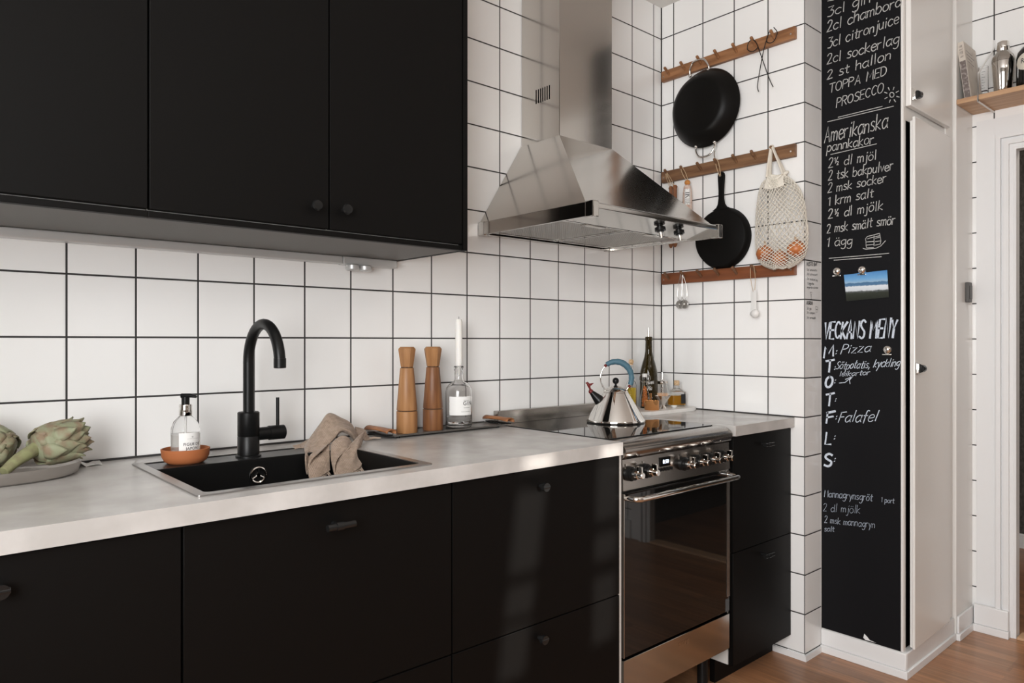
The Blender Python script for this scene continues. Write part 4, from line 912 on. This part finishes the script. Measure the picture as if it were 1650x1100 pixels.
# black wire skewers
def wire(name, label, pts):
    o = P(name, B().tube(cr(pts, 5), .0017, 8), M_blackp, smooth=60); tag(o, label, 'hook', 'black wire hooks on the top rail')
wire('wire_hook', 'black wire hook looped on the sixth peg, crossing the other', [(-.030, -.492, 2.381), (-.040, -.475, 2.366), (-.046, -.455, 2.378), (-.048, -.459, 2.402), (-.046, -.475, 2.411), (-.040, -.490, 2.394), (-.034, -.505, 2.345), (-.030, -.522, 2.290), (-.028, -.541, 2.235), (-.027, -.553, 2.208)])
wire('wire_hook', 'black wire hook looped on the last peg, crossing the other', [(-.050, -.568, 2.428), (-.046, -.580, 2.406), (-.042, -.567, 2.381), (-.040, -.548, 2.377), (-.036, -.530, 2.392), (-.034, -.540, 2.424), (-.034, -.522, 2.376), (-.032, -.509, 2.330), (-.030, -.494, 2.262), (-.028, -.487, 2.225), (-.027, -.492, 2.205)])
# skillet
ky, kz = -.322, 1.643
t = thing('skillet', 'black cast-iron skillet hanging by a string from the middle rail', 'pan', (-.02, ky, kz))
P('pan', B().lathe([(.127, -.006), (.128, -.010), (.118, -.036), (.112, -.040), (0, -.041), (0, -.037), (.110, -.036), (.123, -.009)], (0, ky, kz), 56, 'x'), M_iron, t, smooth=40)
b = B(); hz = [(.118, .046), (.128, .026), (.142, .0165), (.165, .0125), (.20, .0125), (.235, .0150), (.258, .0165), (.268, .0140), (.273, .008)]
b.grid([[(x, ky + s * w_, kz + z) for x, s in ((-.022, -1), (-.030, -.8), (-.031, 0), (-.030, .8), (-.022, 1), (-.018, .8), (-.017, 0), (-.018, -.8))] for z, w_ in hz], closed=True)
hd = P('handle', b, M_iron, t, smooth=60)
P('hole', B().tube([(-.0335, ky, kz + .258), (-.014, ky, kz + .258)], .0055, 14), M_steel_l, hd)
b = loop(B(), (-.036, -.306, 1.968), (-.034, ky, kz + .258), .0015, .007); tag(P('string_loop', b, M_string), 'tan string loop carrying the cast-iron skillet', 'string')
o = P('small_hook', B().tube([(-.047, -.306, 1.972), (-.050, -.306, 1.978), (-.050, -.306, 1.998), (-.0475, -.306, 2.004)], .0028, 10), M_steel_l)
tag(o, 'small upright steel hook on the peg above the skillet', 'hook')
# net bag
t = thing('net_bag', 'cream cotton net bag of onions hanging at the right of the middle rail', 'bag', (-.05, -.60, 1.966))
secs = [(1.850, -.548, -.610, .012), (1.830, -.520, -.640, .022), (1.790, -.507, -.672, .034), (1.74, -.500, -.690, .042), (1.69, -.496, -.697, .046), (1.62, -.494, -.705, .046), (1.575, -.497, -.702, .046), (1.54, -.503, -.694, .044), (1.512, -.525, -.668, .034), (1.494, -.565, -.628, .018)]
ss = cr(secs, 5); NS = 26; rows = []
for j, (z, ya, yb, dep) in enumerate(ss):
    row = []
    for k in range(NS):
        a = 2 * math.pi * (k + (j % 2) * .5) / NS
        cy = (ya + yb) / 2; hw = (ya - yb) / 2
        yy = cy + hw * (math.cos(a) * (.55 + .45 * abs(math.cos(a))))
        row.append((-.052 - dep * math.sin(a) * (1 + .12 * math.sin(3 * a + z * 40)), yy, z + .002 * math.sin(5 * a)))
    rows.append(row)
b = B(); V = [[b.bm.verts.new(p) for p in r] for r in rows]
for j in range(0, len(V) - 2):
    for k in range(NS):
        o_ = (j % 2)
        a, c = V[j][k], V[j + 2][k]
        l_, r_ = V[j + 1][(k - 1 + o_) % NS], V[j + 1][(k + o_) % NS]
        try: b.bm.faces.new((a, l_, c, r_))
        except ValueError: pass
o = P('net', b, M_cotton, t, smooth=80, rc=False)
md = o.modifiers.new('net', 'WIREFRAME'); md.thickness = .0037; md.use_even_offset = False
b = B(); top = ss[0]
b.tube(cr([(-.040, -.540, 1.862), (-.058, -.552, 1.848), (-.064, -.580, 1.838), (-.058, -.606, 1.848), (-.040, -.618, 1.862), (-.034, -.58, 1.852)], 5, True), .0055, 10, closed=True, flat=1.0)
b.grid(surf([[(-.062, -.548, 1.852), (-.066, -.560, 1.840), (-.066, -.580, 1.834), (-.066, -.600, 1.840), (-.062, -.612, 1.852)], [(-.078, -.540, 1.806), (-.082, -.560, 1.800), (-.083, -.580, 1.798), (-.082, -.605, 1.800), (-.078, -.625, 1.806)]], 4, 4))
P('hem', b, M_cotton, t, smooth=60, solid=.002, rc=False)
for (x0, yb_, yt) in ((-.060, -.546, -.553), (-.060, -.612, -.561), (-.040, -.548, -.555), (-.040, -.614, -.559)):
    b = B(); pts = cr([(x0, yb_, 1.850), ((x0 - .046) / 2, yb_ * .6 + yt * .4, 1.900), (-.042, yt, 1.965), (-.040, yt, 1.972)], 5)
    b.tube(pts, .0115 if x0 < -.05 else .010, 10, flat=.3); P('strap', b, M_cotton, t, smooth=60)
rnd = random.Random(5)
def onion(label, loc, r_, tilt):
    t = thing('onion', label, 'onion', loc, tilt, group='brown onions in the net bag')
    P('bulb', B().lathe([(0, -r_ * .86), (r_ * .35, -r_ * .84), (r_ * .8, -r_ * .55), (r_, -.02 * r_), (r_ * .86, r_ * .5), (r_ * .5, r_ * .82), (r_ * .2, r_ * 1.0), (0, r_ * 1.05)], (0, 0, 0), 28), M_onion, t, w=False, smooth=80)
    P('neck', B().tube([(0, 0, r_ * .95), (.002, 0, r_ * 1.25), (.005, .003, r_ * 1.45)], [.006, .004, .002], 8), M_string, t, w=False)
onion('brown onion low in the net bag on the skillet side', (-.055, -.535, 1.556), .0345, .3)
onion('brown onion at the very bottom of the net bag', (-.058, -.598, 1.530), .0320, 1.2)
onion('brown onion low in the net bag on the pillar side', (-.055, -.661, 1.562), .0345, 2.2)
# two wooden spoons
for k, (y, x) in enumerate(((-.074, -.030), (-.103, -.040))):
    t = thing('wooden_spoon', ('brown wooden spoon in the corner behind the hood, nearer the corner', 'brown wooden spoon behind the hood, nearer the salami')[k], 'spoon', (x, y, 1.90), group='wooden spoons on the middle rail')
    P('shaft', B().tube([(x, y, 1.897), (x, y, 1.890), (x, y, 1.880), (x, y, 1.80), (x, y, 1.70), (x, y, 1.68)], [.006, .0105, .0080, .0085, .0065, .008], 14), M_spoonw, t, smooth=50)
    P('bowl', B().ball((x, y, 1.655), .026, 18, sx=.3, sy=.5, sz=1.15), M_spoonw, t, smooth=60)
    P('string', loop(B(), (-.040, -.056 - .003 * k, 1.955), (x, y, 1.885), .0012, .005), M_string, t)
# salami
t = thing('salami', 'pale salami with an orange cap and printed label hanging behind the hood', 'sausage', (-.036, -.164, 1.905))
P('casing', B().lathe([(0, -.222), (.010, -.218), (.0185, -.200), (.0205, -.12), (.0190, -.05), (.0150, -.022), (.006, -.016), (0, -.016)], (-.036, -.164, 1.905), 24), M_salami, t, smooth=60)
P('cap', B().ball((-.036, -.164, 1.898), .0125, 18, sz=.95), M_orange, t)
P('string', loop(B(), (-.047, -.144, 1.960), (-.036, -.164, 1.904), .0013, .008), M_string, t)
A = cam_dir(-.036, -.164)
lb = P('label', patch((-.036, -.164), .0208, A, .62, 1.800, 1.868), M_paper, t)
b = B(); f = wrap((-.036, -.164), .0213, A, 0)
for q in ((-.0105, 1.803, .0105, 1.803), (-.0105, 1.865, .0105, 1.865)): b.ribbon([(q[0], q[1]), (0, q[1]), (q[2], q[3])], .0012, f)
for x in (-.0105, .0105): b.ribbon([(x, 1.803), (x, 1.865)], .0012, f)
for k, z in enumerate((1.850, 1.842, 1.823, 1.815, 1.808)):
    for q in range(4): b.ribbon([(-.008 + q * .0042, z), (-.0055 + q * .0042, z + .0008 * (q % 2))], .0032 if k in (0, 1) else .002, f)
b.ribbon([(-.008, 1.830), (-.002, 1.834), (.004, 1.838), (.007, 1.836)], .003, f)
P('printing', b, M_ink, lb)
# tea infusers
for k, (y, x, ya) in enumerate(((-.122, -.030, -.132), (-.148, -.036, -.141))):
    t = thing('tea_infuser', ('steel mesh tea infuser on a long wire, nearer the corner', 'steel mesh tea infuser on a long wire, nearer the net bag')[k], 'tea infuser', (x, y, 1.50), group='tea infusers on the lowest rail')
    b = B(); b.tube(cr([(-.041, ya, 1.508), (x, y + .009, 1.46), (x, y + .014, 1.412), (x, y + .003, 1.396)], 5), .0010, 6); b.tube(cr([(-.041, ya, 1.508), (x, y - .009, 1.46), (x, y - .014, 1.412), (x, y - .003, 1.396)], 5), .0010, 6)
    P('wire', b, M_filter, t)
    o = P('mesh_ball', B().ball((x, y, 1.376), .0178, 22), M_filter, t); md = o.modifiers.new('mesh', 'WIREFRAME'); md.thickness = .0011
    b = B(); b.tube([(x, y + .0182 * math.cos(a), 1.376 + .0182 * math.sin(a)) for a in [2 * math.pi * q / 24 for q in range(24)]], .0012, 6, closed=True); b.ball((x, y, 1.376), .0135, 14)
    P('ring', b, M_filter, t)
# white measuring spoons
for k, (y, x, r_) in enumerate(((-.462, -.022, .0105), (-.473, -.030, .0135), (-.484, -.040, .0165))):
    t = thing('measuring_spoon', ('smallest white measuring spoon, at the back of its bundle', 'middle-sized white measuring spoon of the bundle', 'largest white measuring spoon, in front of its bundle')[k], 'spoon', (x, y, 1.42), group='white measuring spoons on the lowest rail')
    P('shaft', B().box(x - .001, x + .001, y - .0055, y + .0055, 1.335, 1.418, .0008), M_whitep, t)
    P('bowl', B().ball((x, y, 1.326), r_, 18, sx=.75), M_whitep, t, smooth=60)
tag(P('string_loop', loop(B(), (-.043, -.473, 1.512), (-.030, -.473, 1.412), .0011, .010), M_string), 'tan string loop carrying the white measuring spoons', 'string')

# ================================================================ TALL CUPBOARD WITH CHALKBOARD SIDE
t = thing('tall_cupboard', 'tall white built-in cupboard with a chalkboard on its side', 'cupboard', (.37, -.8, 0))
P('body', B().box(.1375, .644, -.958, -.669, 0, H - .001), M_gloss, t)
b = B(); b.box(.128, .1375, -.980, -.669, .028, .0905, .004); b.box(.122, .1375, -.986, -.669, 0, .028, .002); b.box(.1376, .640, -.980, -.958, .028, .0905, .004); b.box(.1376, .640, -.986, -.958, 0, .028, .002)
P('skirting', b, M_trim, t)
cbX = .1345
cb = P('chalkboard', B().box(cbX, .1375, -.9585, -.6685, .092, H - .002, .0008), M_chalkb, t)
P('board_frame', B().box(.1325, .1375, -.6685, -.6655, .092, H - .002), M_gloss, t)
P('corner_post', B().box(.1345, .158, -.9685, -.9588, .0905, H - .002, .003), M_gloss, t)
P('stile', B().box(.565, .644, -.972, -.9585, .0905, H - .002, .005), M_gloss, t)
fr = P('rail_between_doors', B().box(.158, .565, -.9668, -.9585, 2.02, 2.075), M_gloss, t)
du = P('upper_door', B().box(.152, .562, -.9880, -.9690, 2.068, 2.700, .003), M_gloss, t)
dl = P('lower_door', B().box(-.391, 0, -.0105, 0, .103, 2.018, .002).box(-.3965, 0, -.0195, -.0095, .100, 2.030, .003), M_gloss, t, w=False)
dl.location = Vector((.562, -.9695, 0)) - t.location; dl.rotation_euler = (0, 0, R(1.1))
P('gap_shade', B().box(.1582, .40, -.9662, -.9588, .10, 2.0195), M_slot, t, label='black strip painting the shade beside the lower door')  # near-black strip put in for the shade of the ajar door's gap
def latch(par, x, y, z, w=True):
    b = B(); b.box(x - .010, x - .004, y - .006, y, z - .022, z + .022, .001)
    b.box(x - .002, x + .024, y - .010, y, z - .018, z + .018, .002)
    l_ = P('latch', b, M_chrome, par, w=w)
    b = B(); b.tube([(x + .006, y - .012, z), (x + .024, y - .015, z), (x + .042, y - .014, z)], [.0145, .0135, .007], 14); P('latch_knob', b, M_knob, l_, w=w)
latch(du, .166, -.9880, 2.108)
latch(dl, -.386, -.0195, 1.117, w=False)
f = lambda a, z: (cbX - .0006, a, z)
TX = [
('3cl gin', -0.693, 2.48, -0.852, 2.482, 0.039, 0.00317),
('2cl chambord', -0.69, 2.423, -0.96, 2.43, 0.041, 0.00314),
('3cl citronjuice', -0.693, 2.357, -0.952, 2.37, 0.038, 0.00309),
('2cl sockerlag', -0.69, 2.297, -0.952, 2.297, 0.039, 0.00317),
('2 st hallon', -0.69, 2.236, -0.924, 2.249, 0.036, 0.00312),
('TOPPA MED', -0.698, 2.183, -0.909, 2.194, 0.033, 0.00293),
('PROSECCO', -0.727, 2.12, -0.898, 2.133, 0.034, 0.00291),
('Amerikanska', -0.68, 1.993, -0.913, 1.999, 0.059, 0.00344),
('pannkakor', -0.69, 1.955, -0.863, 1.953, 0.036, 0.00312),
('2½ dl mjöl', -0.696, 1.891, -0.874, 1.891, 0.036, 0.00288),
('2 tsk bakpulver', -0.695, 1.843, -0.932, 1.841, 0.036, 0.00288),
('2 msk socker', -0.693, 1.794, -0.908, 1.801, 0.035, 0.0029),
('1 krm salt', -0.695, 1.743, -0.863, 1.753, 0.035, 0.0029),
('2½ dl mjölk', -0.695, 1.693, -0.896, 1.701, 0.035, 0.0029),
('2 msk smält smör', -0.69, 1.637, -0.939, 1.643, 0.035, 0.0029),
('1 ägg', -0.69, 1.584, -0.785, 1.584, 0.034, 0.00291),
('VECKANS MENY', -0.678, 1.226, -0.941, 1.231, 0.066, 0.00538),
('M', -0.678, 1.152, -0.715, 1.16, 0.041, 0.00531),
('T', -0.683, 1.093, -0.712, 1.099, 0.042, 0.00544),
('O', -0.683, 1.033, -0.71, 1.039, 0.039, 0.00536),
('T', -0.683, 0.962, -0.712, 0.969, 0.044, 0.00538),
('F', -0.688, 0.895, -0.717, 0.902, 0.043, 0.00526),
('L', -0.683, 0.812, -0.705, 0.814, 0.043, 0.00526),
('S', -0.68, 0.726, -0.707, 0.73, 0.046, 0.00533),
(':', -0.722, 1.164, -0.729, 1.165, 0.022, 0.00293),
(':', -0.717, 1.104, -0.724, 1.104, 0.022, 0.00293),
(':', -0.717, 1.051, -0.724, 1.052, 0.022, 0.00293),
(':', -0.719, 0.982, -0.727, 0.982, 0.021, 0.0028),
(':', -0.722, 0.912, -0.729, 0.913, 0.022, 0.00293),
(':', -0.715, 0.834, -0.724, 0.835, 0.024, 0.00288),
(':', -0.715, 0.748, -0.724, 0.749, 0.024, 0.00288),
('Pizza', -0.743, 1.167, -0.852, 1.176, 0.034, 0.00243),
('Sötpotatis, kyckling', -0.724, 1.107, -0.954, 1.125, 0.03, 0.00216),
('leikartor', -0.738, 1.081, -0.849, 1.090, 0.019, 0.0019),
('Falafel', -0.734, 0.903, -0.874, 0.92, 0.041, 0.00265),
('Mannagrynsgröt', -0.68, 0.608, -0.86, 0.621, 0.027, 0.00221),
('1 port', -0.892, 0.623, -0.937, 0.625, 0.019, 0.0019),
('2 dl mjölk', -0.675, 0.551, -0.815, 0.566, 0.03, 0.0015),
('2 msk mannagryn', -0.68, 0.506, -0.869, 0.522, 0.026, 0.00189),
('salt', -0.68, 0.473, -0.718, 0.478, 0.02, 0.002)]
LN = [[(-0.734, 2.08), (-0.896, 2.082)], [(-0.693, 2.072), (-0.935, 2.073)], [(-0.705, 1.942), (-0.876, 1.948)], [(-0.699, 1.539), (-0.802, 1.538), (-0.919, 1.538)], [(-0.718, 1.53), (-0.893, 1.528)], [(-0.693, 2.543), (-0.717, 2.539)], [(-0.738, 1.055), (-0.76, 1.058), (-0.789, 1.083)], [(-0.762, 1.07), (-0.79, 1.083)], [(-0.779, 1.054), (-0.777, 1.068), (-0.79, 1.083)], [(-0.827, 1.565), (-0.838, 1.561), (-0.874, 1.561), (-0.891, 1.568), (-0.907, 1.585)], [(-0.836, 1.6), (-0.843, 1.608), (-0.869, 1.612), (-0.887, 1.615)], [(-0.836, 1.6), (-0.838, 1.588), (-0.865, 1.587)], [(-0.838, 1.588), (-0.838, 1.576), (-0.865, 1.576)], [(-0.838, 1.576), (-0.84, 1.566), (-0.865, 1.564)], [(-0.887, 1.612), (-0.889, 1.601), (-0.872, 1.598)], [(-0.889, 1.601), (-0.891, 1.587), (-0.872, 1.586)], [(-0.891, 1.587), (-0.889, 1.575), (-0.872, 1.573)], [(-0.867, 1.608), (-0.867, 1.571)], [(-0.843, 1.599), (-0.856, 1.602), (-0.887, 1.606)], [(-0.937, 2.114), (-0.936, 2.11), (-0.933, 2.107), (-0.929, 2.107), (-0.925, 2.109), (-0.923, 2.113), (-0.922, 2.118), (-0.923, 2.122), (-0.925, 2.125), (-0.929, 2.125), (-0.933, 2.123), (-0.936, 2.119), (-0.937, 2.114)], [(-0.946, 2.106), (-0.955, 2.101)], [(-0.937, 2.097), (-0.942, 2.087)], [(-0.924, 2.099), (-0.921, 2.09)], [(-0.914, 2.111), (-0.905, 2.108)], [(-0.913, 2.126), (-0.904, 2.132)], [(-0.921, 2.135), (-0.917, 2.146)], [(-0.934, 2.133), (-0.937, 2.142)], [(-0.944, 2.121), (-0.953, 2.124)]]
PT = [
('MUSTO BAR', 0.012, 1.504, 0.096, 1.509, 0.014, 0.00187),
('3cl amaretto', 0.015, 1.485, 0.096, 1.488, 0.008, 0.00091),
('2cl citronsaft', 0.015, 1.469, 0.101, 1.471, 0.008, 0.00091),
('2cl sockerlag', 0.015, 1.452, 0.101, 1.45, 0.008, 0.00091),
('1 aggvita', 0.02, 1.433, 0.07, 1.434, 0.009, 0.00103),
('angostura bitter', 0.015, 1.419, 0.106, 1.421, 0.007, 0.00093),
('NEGRONI', 0.012, 1.357, 0.06, 1.356, 0.012, 0.00192),
('3cl gin', 0.015, 1.338, 0.05, 1.337, 0.009, 0.00103),
('3cl campari', 0.015, 1.322, 0.08, 1.321, 0.008, 0.00091),
('3cl vermouth', 0.015, 1.303, 0.085, 1.302, 0.008, 0.00091)]
for i, (s, y0, z0, y1, z1, h, wd) in enumerate(TX):
    faint = s.startswith(('Manna', '1 port', '2 dl mj\u00f6lk', '2 msk manna', 'salt')) and z0 < .7
    script = s in ('Pizza', 'S\u00f6tpotatis, kyckling', 'leikartor', 'Falafel')
    b = B(); write(b, s, (y0, z0), (y1, z1), h, wd * (1.4 if wd > .005 else 1.1 if script else 1), f, .35 if script else .10, .5 if script else .3, i)
    P('chalk_text', b, M_chalkf if faint else M_chalkl if z0 < 1.3 else M_chalk, cb, rc=False)
for nm, i0, i1 in (('chalk_rule', 0, 2), ('chalk_rule', 2, 3), ('chalk_rule', 3, 5), ('chalk_stroke', 5, 6), ('chalk_arrow', 6, 9), ('chalk_cake', 9, 19), ('chalk_sun', 19, len(LN))):
    b = B()
    for q in LN[i0:i1]: b.ribbon(q, .0026, f)
    P(nm, b, M_chalkl if nm == 'chalk_arrow' else M_chalk, cb, rc=False)
P('paint_chip', B().poly([f(-.832, .118), f(-.842, .110), f(-.852, .100), f(-.875, .097), f(-.835, .096), f(-.828, .102)][::-1]), M_trim, cb, rc=False)
# marker recipes on the pillar tiles
b = B()
for i, (s, x0, z0, x1, z1, h, wd) in enumerate(PT): write(b, s.replace('aggvita', '\u00e4ggvita'), (x0, z0), (x1, z1), h, wd * 1.5, lambda x, z: (x, -.6684, z), .1, .3, i)
for q in ([(.040, 1.404), (.056, 1.404), (.050, 1.394), (.049, 1.382), (.055, 1.378), (.041, 1.378)], [(.040, 1.404), (.047, 1.394), (.049, 1.382)], [(.086, 1.352), (.104, 1.348), (.100, 1.330), (.090, 1.326), (.086, 1.352)], [(.090, 1.340), (.101, 1.338)]):
    b.ribbon(q, .0016, lambda x, z: (x, -.6684, z))
o = P('marker_recipes', b, M_marker, rc=False); tag(o, 'small black marker recipes written on the pillar tiles', 'writing')
# magnet clips and photograph
def clip(label, y, z, group='magnet clips on the chalkboard'):
    t = thing('magnet_clip', label, 'magnet', (cbX - .001, y, z), group=group)
    b = B().lathe([(.0170, -.001), (.0165, -.005), (.012, -.012), (.005, -.0155), (0, -.016)], (cbX, y, z), 28, 'x'); b.lathe([(.0055, -.014), (.0055, -.020), (0, -.0205)], (cbX, y, z - .004), 16, 'x')
    P('dome', b, M_chrome, t, smooth=50)
    b = B().box(cbX - .010, cbX - .0016, y - .016, y + .016, z - .020, z - .0155, .0012); b.box(cbX - .008, cbX - .004, y - .005, y + .005, z - .0165, z - .008); P('clip_bar', b, M_chrome, t)
clip('chrome magnet clip alone, left of the photograph', -.731, 1.486); clip('chrome magnet clip holding the photograph', -.825, 1.484); clip('chrome magnet clip beside the word Pizza', -.915, 1.185)
m = bpy.data.materials.new('beach_photo_print'); tt, N, L, p = nodes(m); p.inputs['Roughness'].default_value = .3
tc = N.new('ShaderNodeTexCoord'); sx = N.new('ShaderNodeSeparateXYZ'); nz = N.new('ShaderNodeTexNoise'); nz.inputs['Scale'].default_value = 90; nz.inputs['Detail'].default_value = 5
L.new(tc.outputs['Object'], sx.inputs[0]); L.new(tc.outputs['Object'], nz.inputs['Vector'])
ma = N.new('ShaderNodeMath'); ma.operation = 'MULTIPLY_ADD'; ma.inputs[1].default_value = .010; L.new(nz.outputs[0], ma.inputs[0]); L.new(sx.outputs[2], ma.inputs[2])
mr = N.new('ShaderNodeMapRange'); mr.inputs[1].default_value = -.042; mr.inputs[2].default_value = .064; L.new(ma.outputs[0], mr.inputs[0])
rp = N.new('ShaderNodeValToRGB'); L.new(mr.outputs[0], rp.inputs[0]); L.new(rp.outputs[0], p.inputs['Base Color'])
e = rp.color_ramp.elements
for pos, c in ((0, (.015, .018, .012)), (.20, (.03, .035, .025)), (.26, (.10, .11, .11)), (.30, (.62, .66, .70)), (.44, (.72, .76, .80)), (.47, (.10, .20, .34)), (.56, (.06, .16, .30)), (.585, (.30, .46, .62)), (.70, (.16, .38, .66)), (1, (.05, .20, .48))):
    q = e.new(pos) if pos not in (0, 1) else e[0 if pos == 0 else len(e) - 1]
    q.color = (*c, 1)
b = B(); pts = [(-.757, 1.470), (-.914, 1.477), (-.920, 1.377), (-.767, 1.369)]
b.prism([(y + .838, z - 1.423) for y, z in pts], 'x', -.0004, .0004)
o = P('photograph', b, m, w=False); o.location = (cbX - .003, -.838, 1.423); tag(o, 'photo print of a blue sky and beach clipped to the chalkboard', 'photograph')

# ================================================================ SHELF ON THE RIGHT WALL
t = thing('wall_shelf', 'pine shelf above the doorway on white strap brackets', 'shelf', (.74, -1.45, 2.177))
P('board', B().box(.640, .846, -1.95, -.9865, 2.177, 2.197, .0015), M_pine, t)
for y in (-1.064, -1.87):
    pts = [(.845, 2.442), (.836, 2.430), (.634, 2.278), (.6335, 2.169), (.8450, 2.171)]
    b = B(); b.tube([(x, y, z) for x, z in pts], .0032, 8, flat=1.0)
    b.tube([(.8450, y, 2.442), (.8450, y, 2.47)], .004, 8)
    P('bracket', b, M_whitep, t)
# leaning book
t = thing('book', 'pale paperback leaning against the cupboard at the end of the shelf', 'book', (.665, -1.0205, 2.1975))
th = math.atan2(.030, .245)
def lean(b):
    bmesh.ops.rotate(b.bm, cent=(0, 0, 0), matrix=Matrix.Rotation(-th, 3, 'X'), verts=b.bm.verts); return b
P('pages', lean(B().box(.003, .150, -.0095, .0105, .002, .238)), M_pages, t, w=False)
P('cover', lean(B().box(.0, .153, .0107, .0120, 0, .240).box(.0, .153, -.0120, -.0107, 0, .240).box(.0, .002, -.0107, .0107, 0, .240)), M_spine, t, w=False)
P('spine_picture', lean(B().box(-.0006, 0, -.0105, .0105, .004, .160)), M_spined, t, w=False, label='dark printed lower spine')
b = B()
rnd = random.Random(3); z = .225
for w_ in (.012, .007, .016, .010):
    for k in range(3): b.ribbon([(-.005 + k * .0042, z), (-.003 + k * .0042, z - w_ * .6)], .0018, lambda y, zz: (-.0009, y, zz))
    z -= w_ + .003
for zz, l in ((.205, .07), (.19, .09), (.175, .06), (.16, .08)): b.ribbon([(.02, zz), (.02 + l, zz - .004)], .003, lambda x, z_: (x, -.0124, z_))
P('printing', lean(b), M_spined, t, w=False)
# beaker, shaker, black bottle
t = thing('measuring_glass', 'slim glass measuring beaker behind the shelf bracket', 'glass', (.725, -1.058, 2.1975))
P('glass', B().lathe([(0, 0), (.016, 0), (.0175, .003), (.0175, .132), (.0160, .132), (.0160, .004), (0, .004)], (0, 0, 0), 24), M_glass_t, t, w=False, smooth=60)
b = B(); A = cam_dir(.725, -1.058)
for k in range(9): b.ribbon([(-.006, .02 + k * .011), (.000 if k % 2 else .006, .02 + k * .011)], .0012, wrap((0, 0), .0178, A, 0))
P('scale_marks', b, M_marker, t, w=False)
t = thing('cocktail_shaker', 'polished steel cocktail shaker standing on the pine shelf', 'shaker', (.745, -1.121, 2.1975))
P('cup', B().lathe([(0, 0), (.0275, 0), (.029, .002), (.0385, .135), (.0385, .138), (0, .138)], (0, 0, 0), 40), M_chrome, t, w=False, smooth=40)
P('shoulder', B().lathe([(0, .1385), (.0392, .1385), (.0392, .150), (.037, .160), (.028, .174), (.0235, .180), (0, .180)], (0, 0, 0), 40), M_steel_l, t, w=False, smooth=40)
P('cap', B().lathe([(0, .1805), (.0215, .1805), (.0225, .182), (.0200, .218), (.0175, .2205), (0, .2205)], (0, 0, 0), 32), M_chrome, t, w=False, smooth=40)
t = thing('dark_bottle', 'round-shouldered black bottle with an oval cream label at the frame edge', 'bottle', (.742, -1.220, 2.1975))
P('bottle', B().lathe([(0, 0), (.050, 0), (.053, .003), (.053, .130), (.049, .152), (.036, .170), (.020, .178), (.016, .184), (.016, .21), (0, .21)], (0, 0, 0), 40), M_glassblk, t, w=False, smooth=50)
A = cam_dir(.742, -1.220); f = wrap((0, 0), .0536, A, .105)
b = B(); b.poly([f(.043 * math.cos(q), .040 * math.sin(q)) for q in [2 * math.pi * k / 4 for k in range(4)]]) if False else None
n = 28
rows = [[f(.066 * s_, .037 * math.sqrt(max(0, 1 - abs(s_) ** 1.8)) * v) for s_ in [-1 + 2 * k / n for k in range(n + 1)]] for v in (-1, 0, 1)]
b.grid(rows); lb = P('label', b, mat('cream_label', (.66, .62, .54), .6), t, w=False, rc=False)
b = B(); printed(b, 'RENE', .026, lambda x, y: wrap((0, 0), .0541, A - .1, .108)(x, y), 1.3, .0002); printed(b, '- 18 -', .012, lambda x, y: wrap((0, 0), .0541, A, .090)(x, y))
P('printing', b, M_ink, lb, w=False)
# switch
t = thing('light_switch', 'dark grey switch on the white wall beside the door casing', 'switch', (.770, -.985, 1.42))
P('box', B().box(.748, .792, -.9995, -.9855, 1.378, 1.462, .003), M_greysw, t)
P('rocker', B().box(.758, .788, -.1020 - .9000, -.9990, 1.392, 1.448, .002), M_greysw, t)
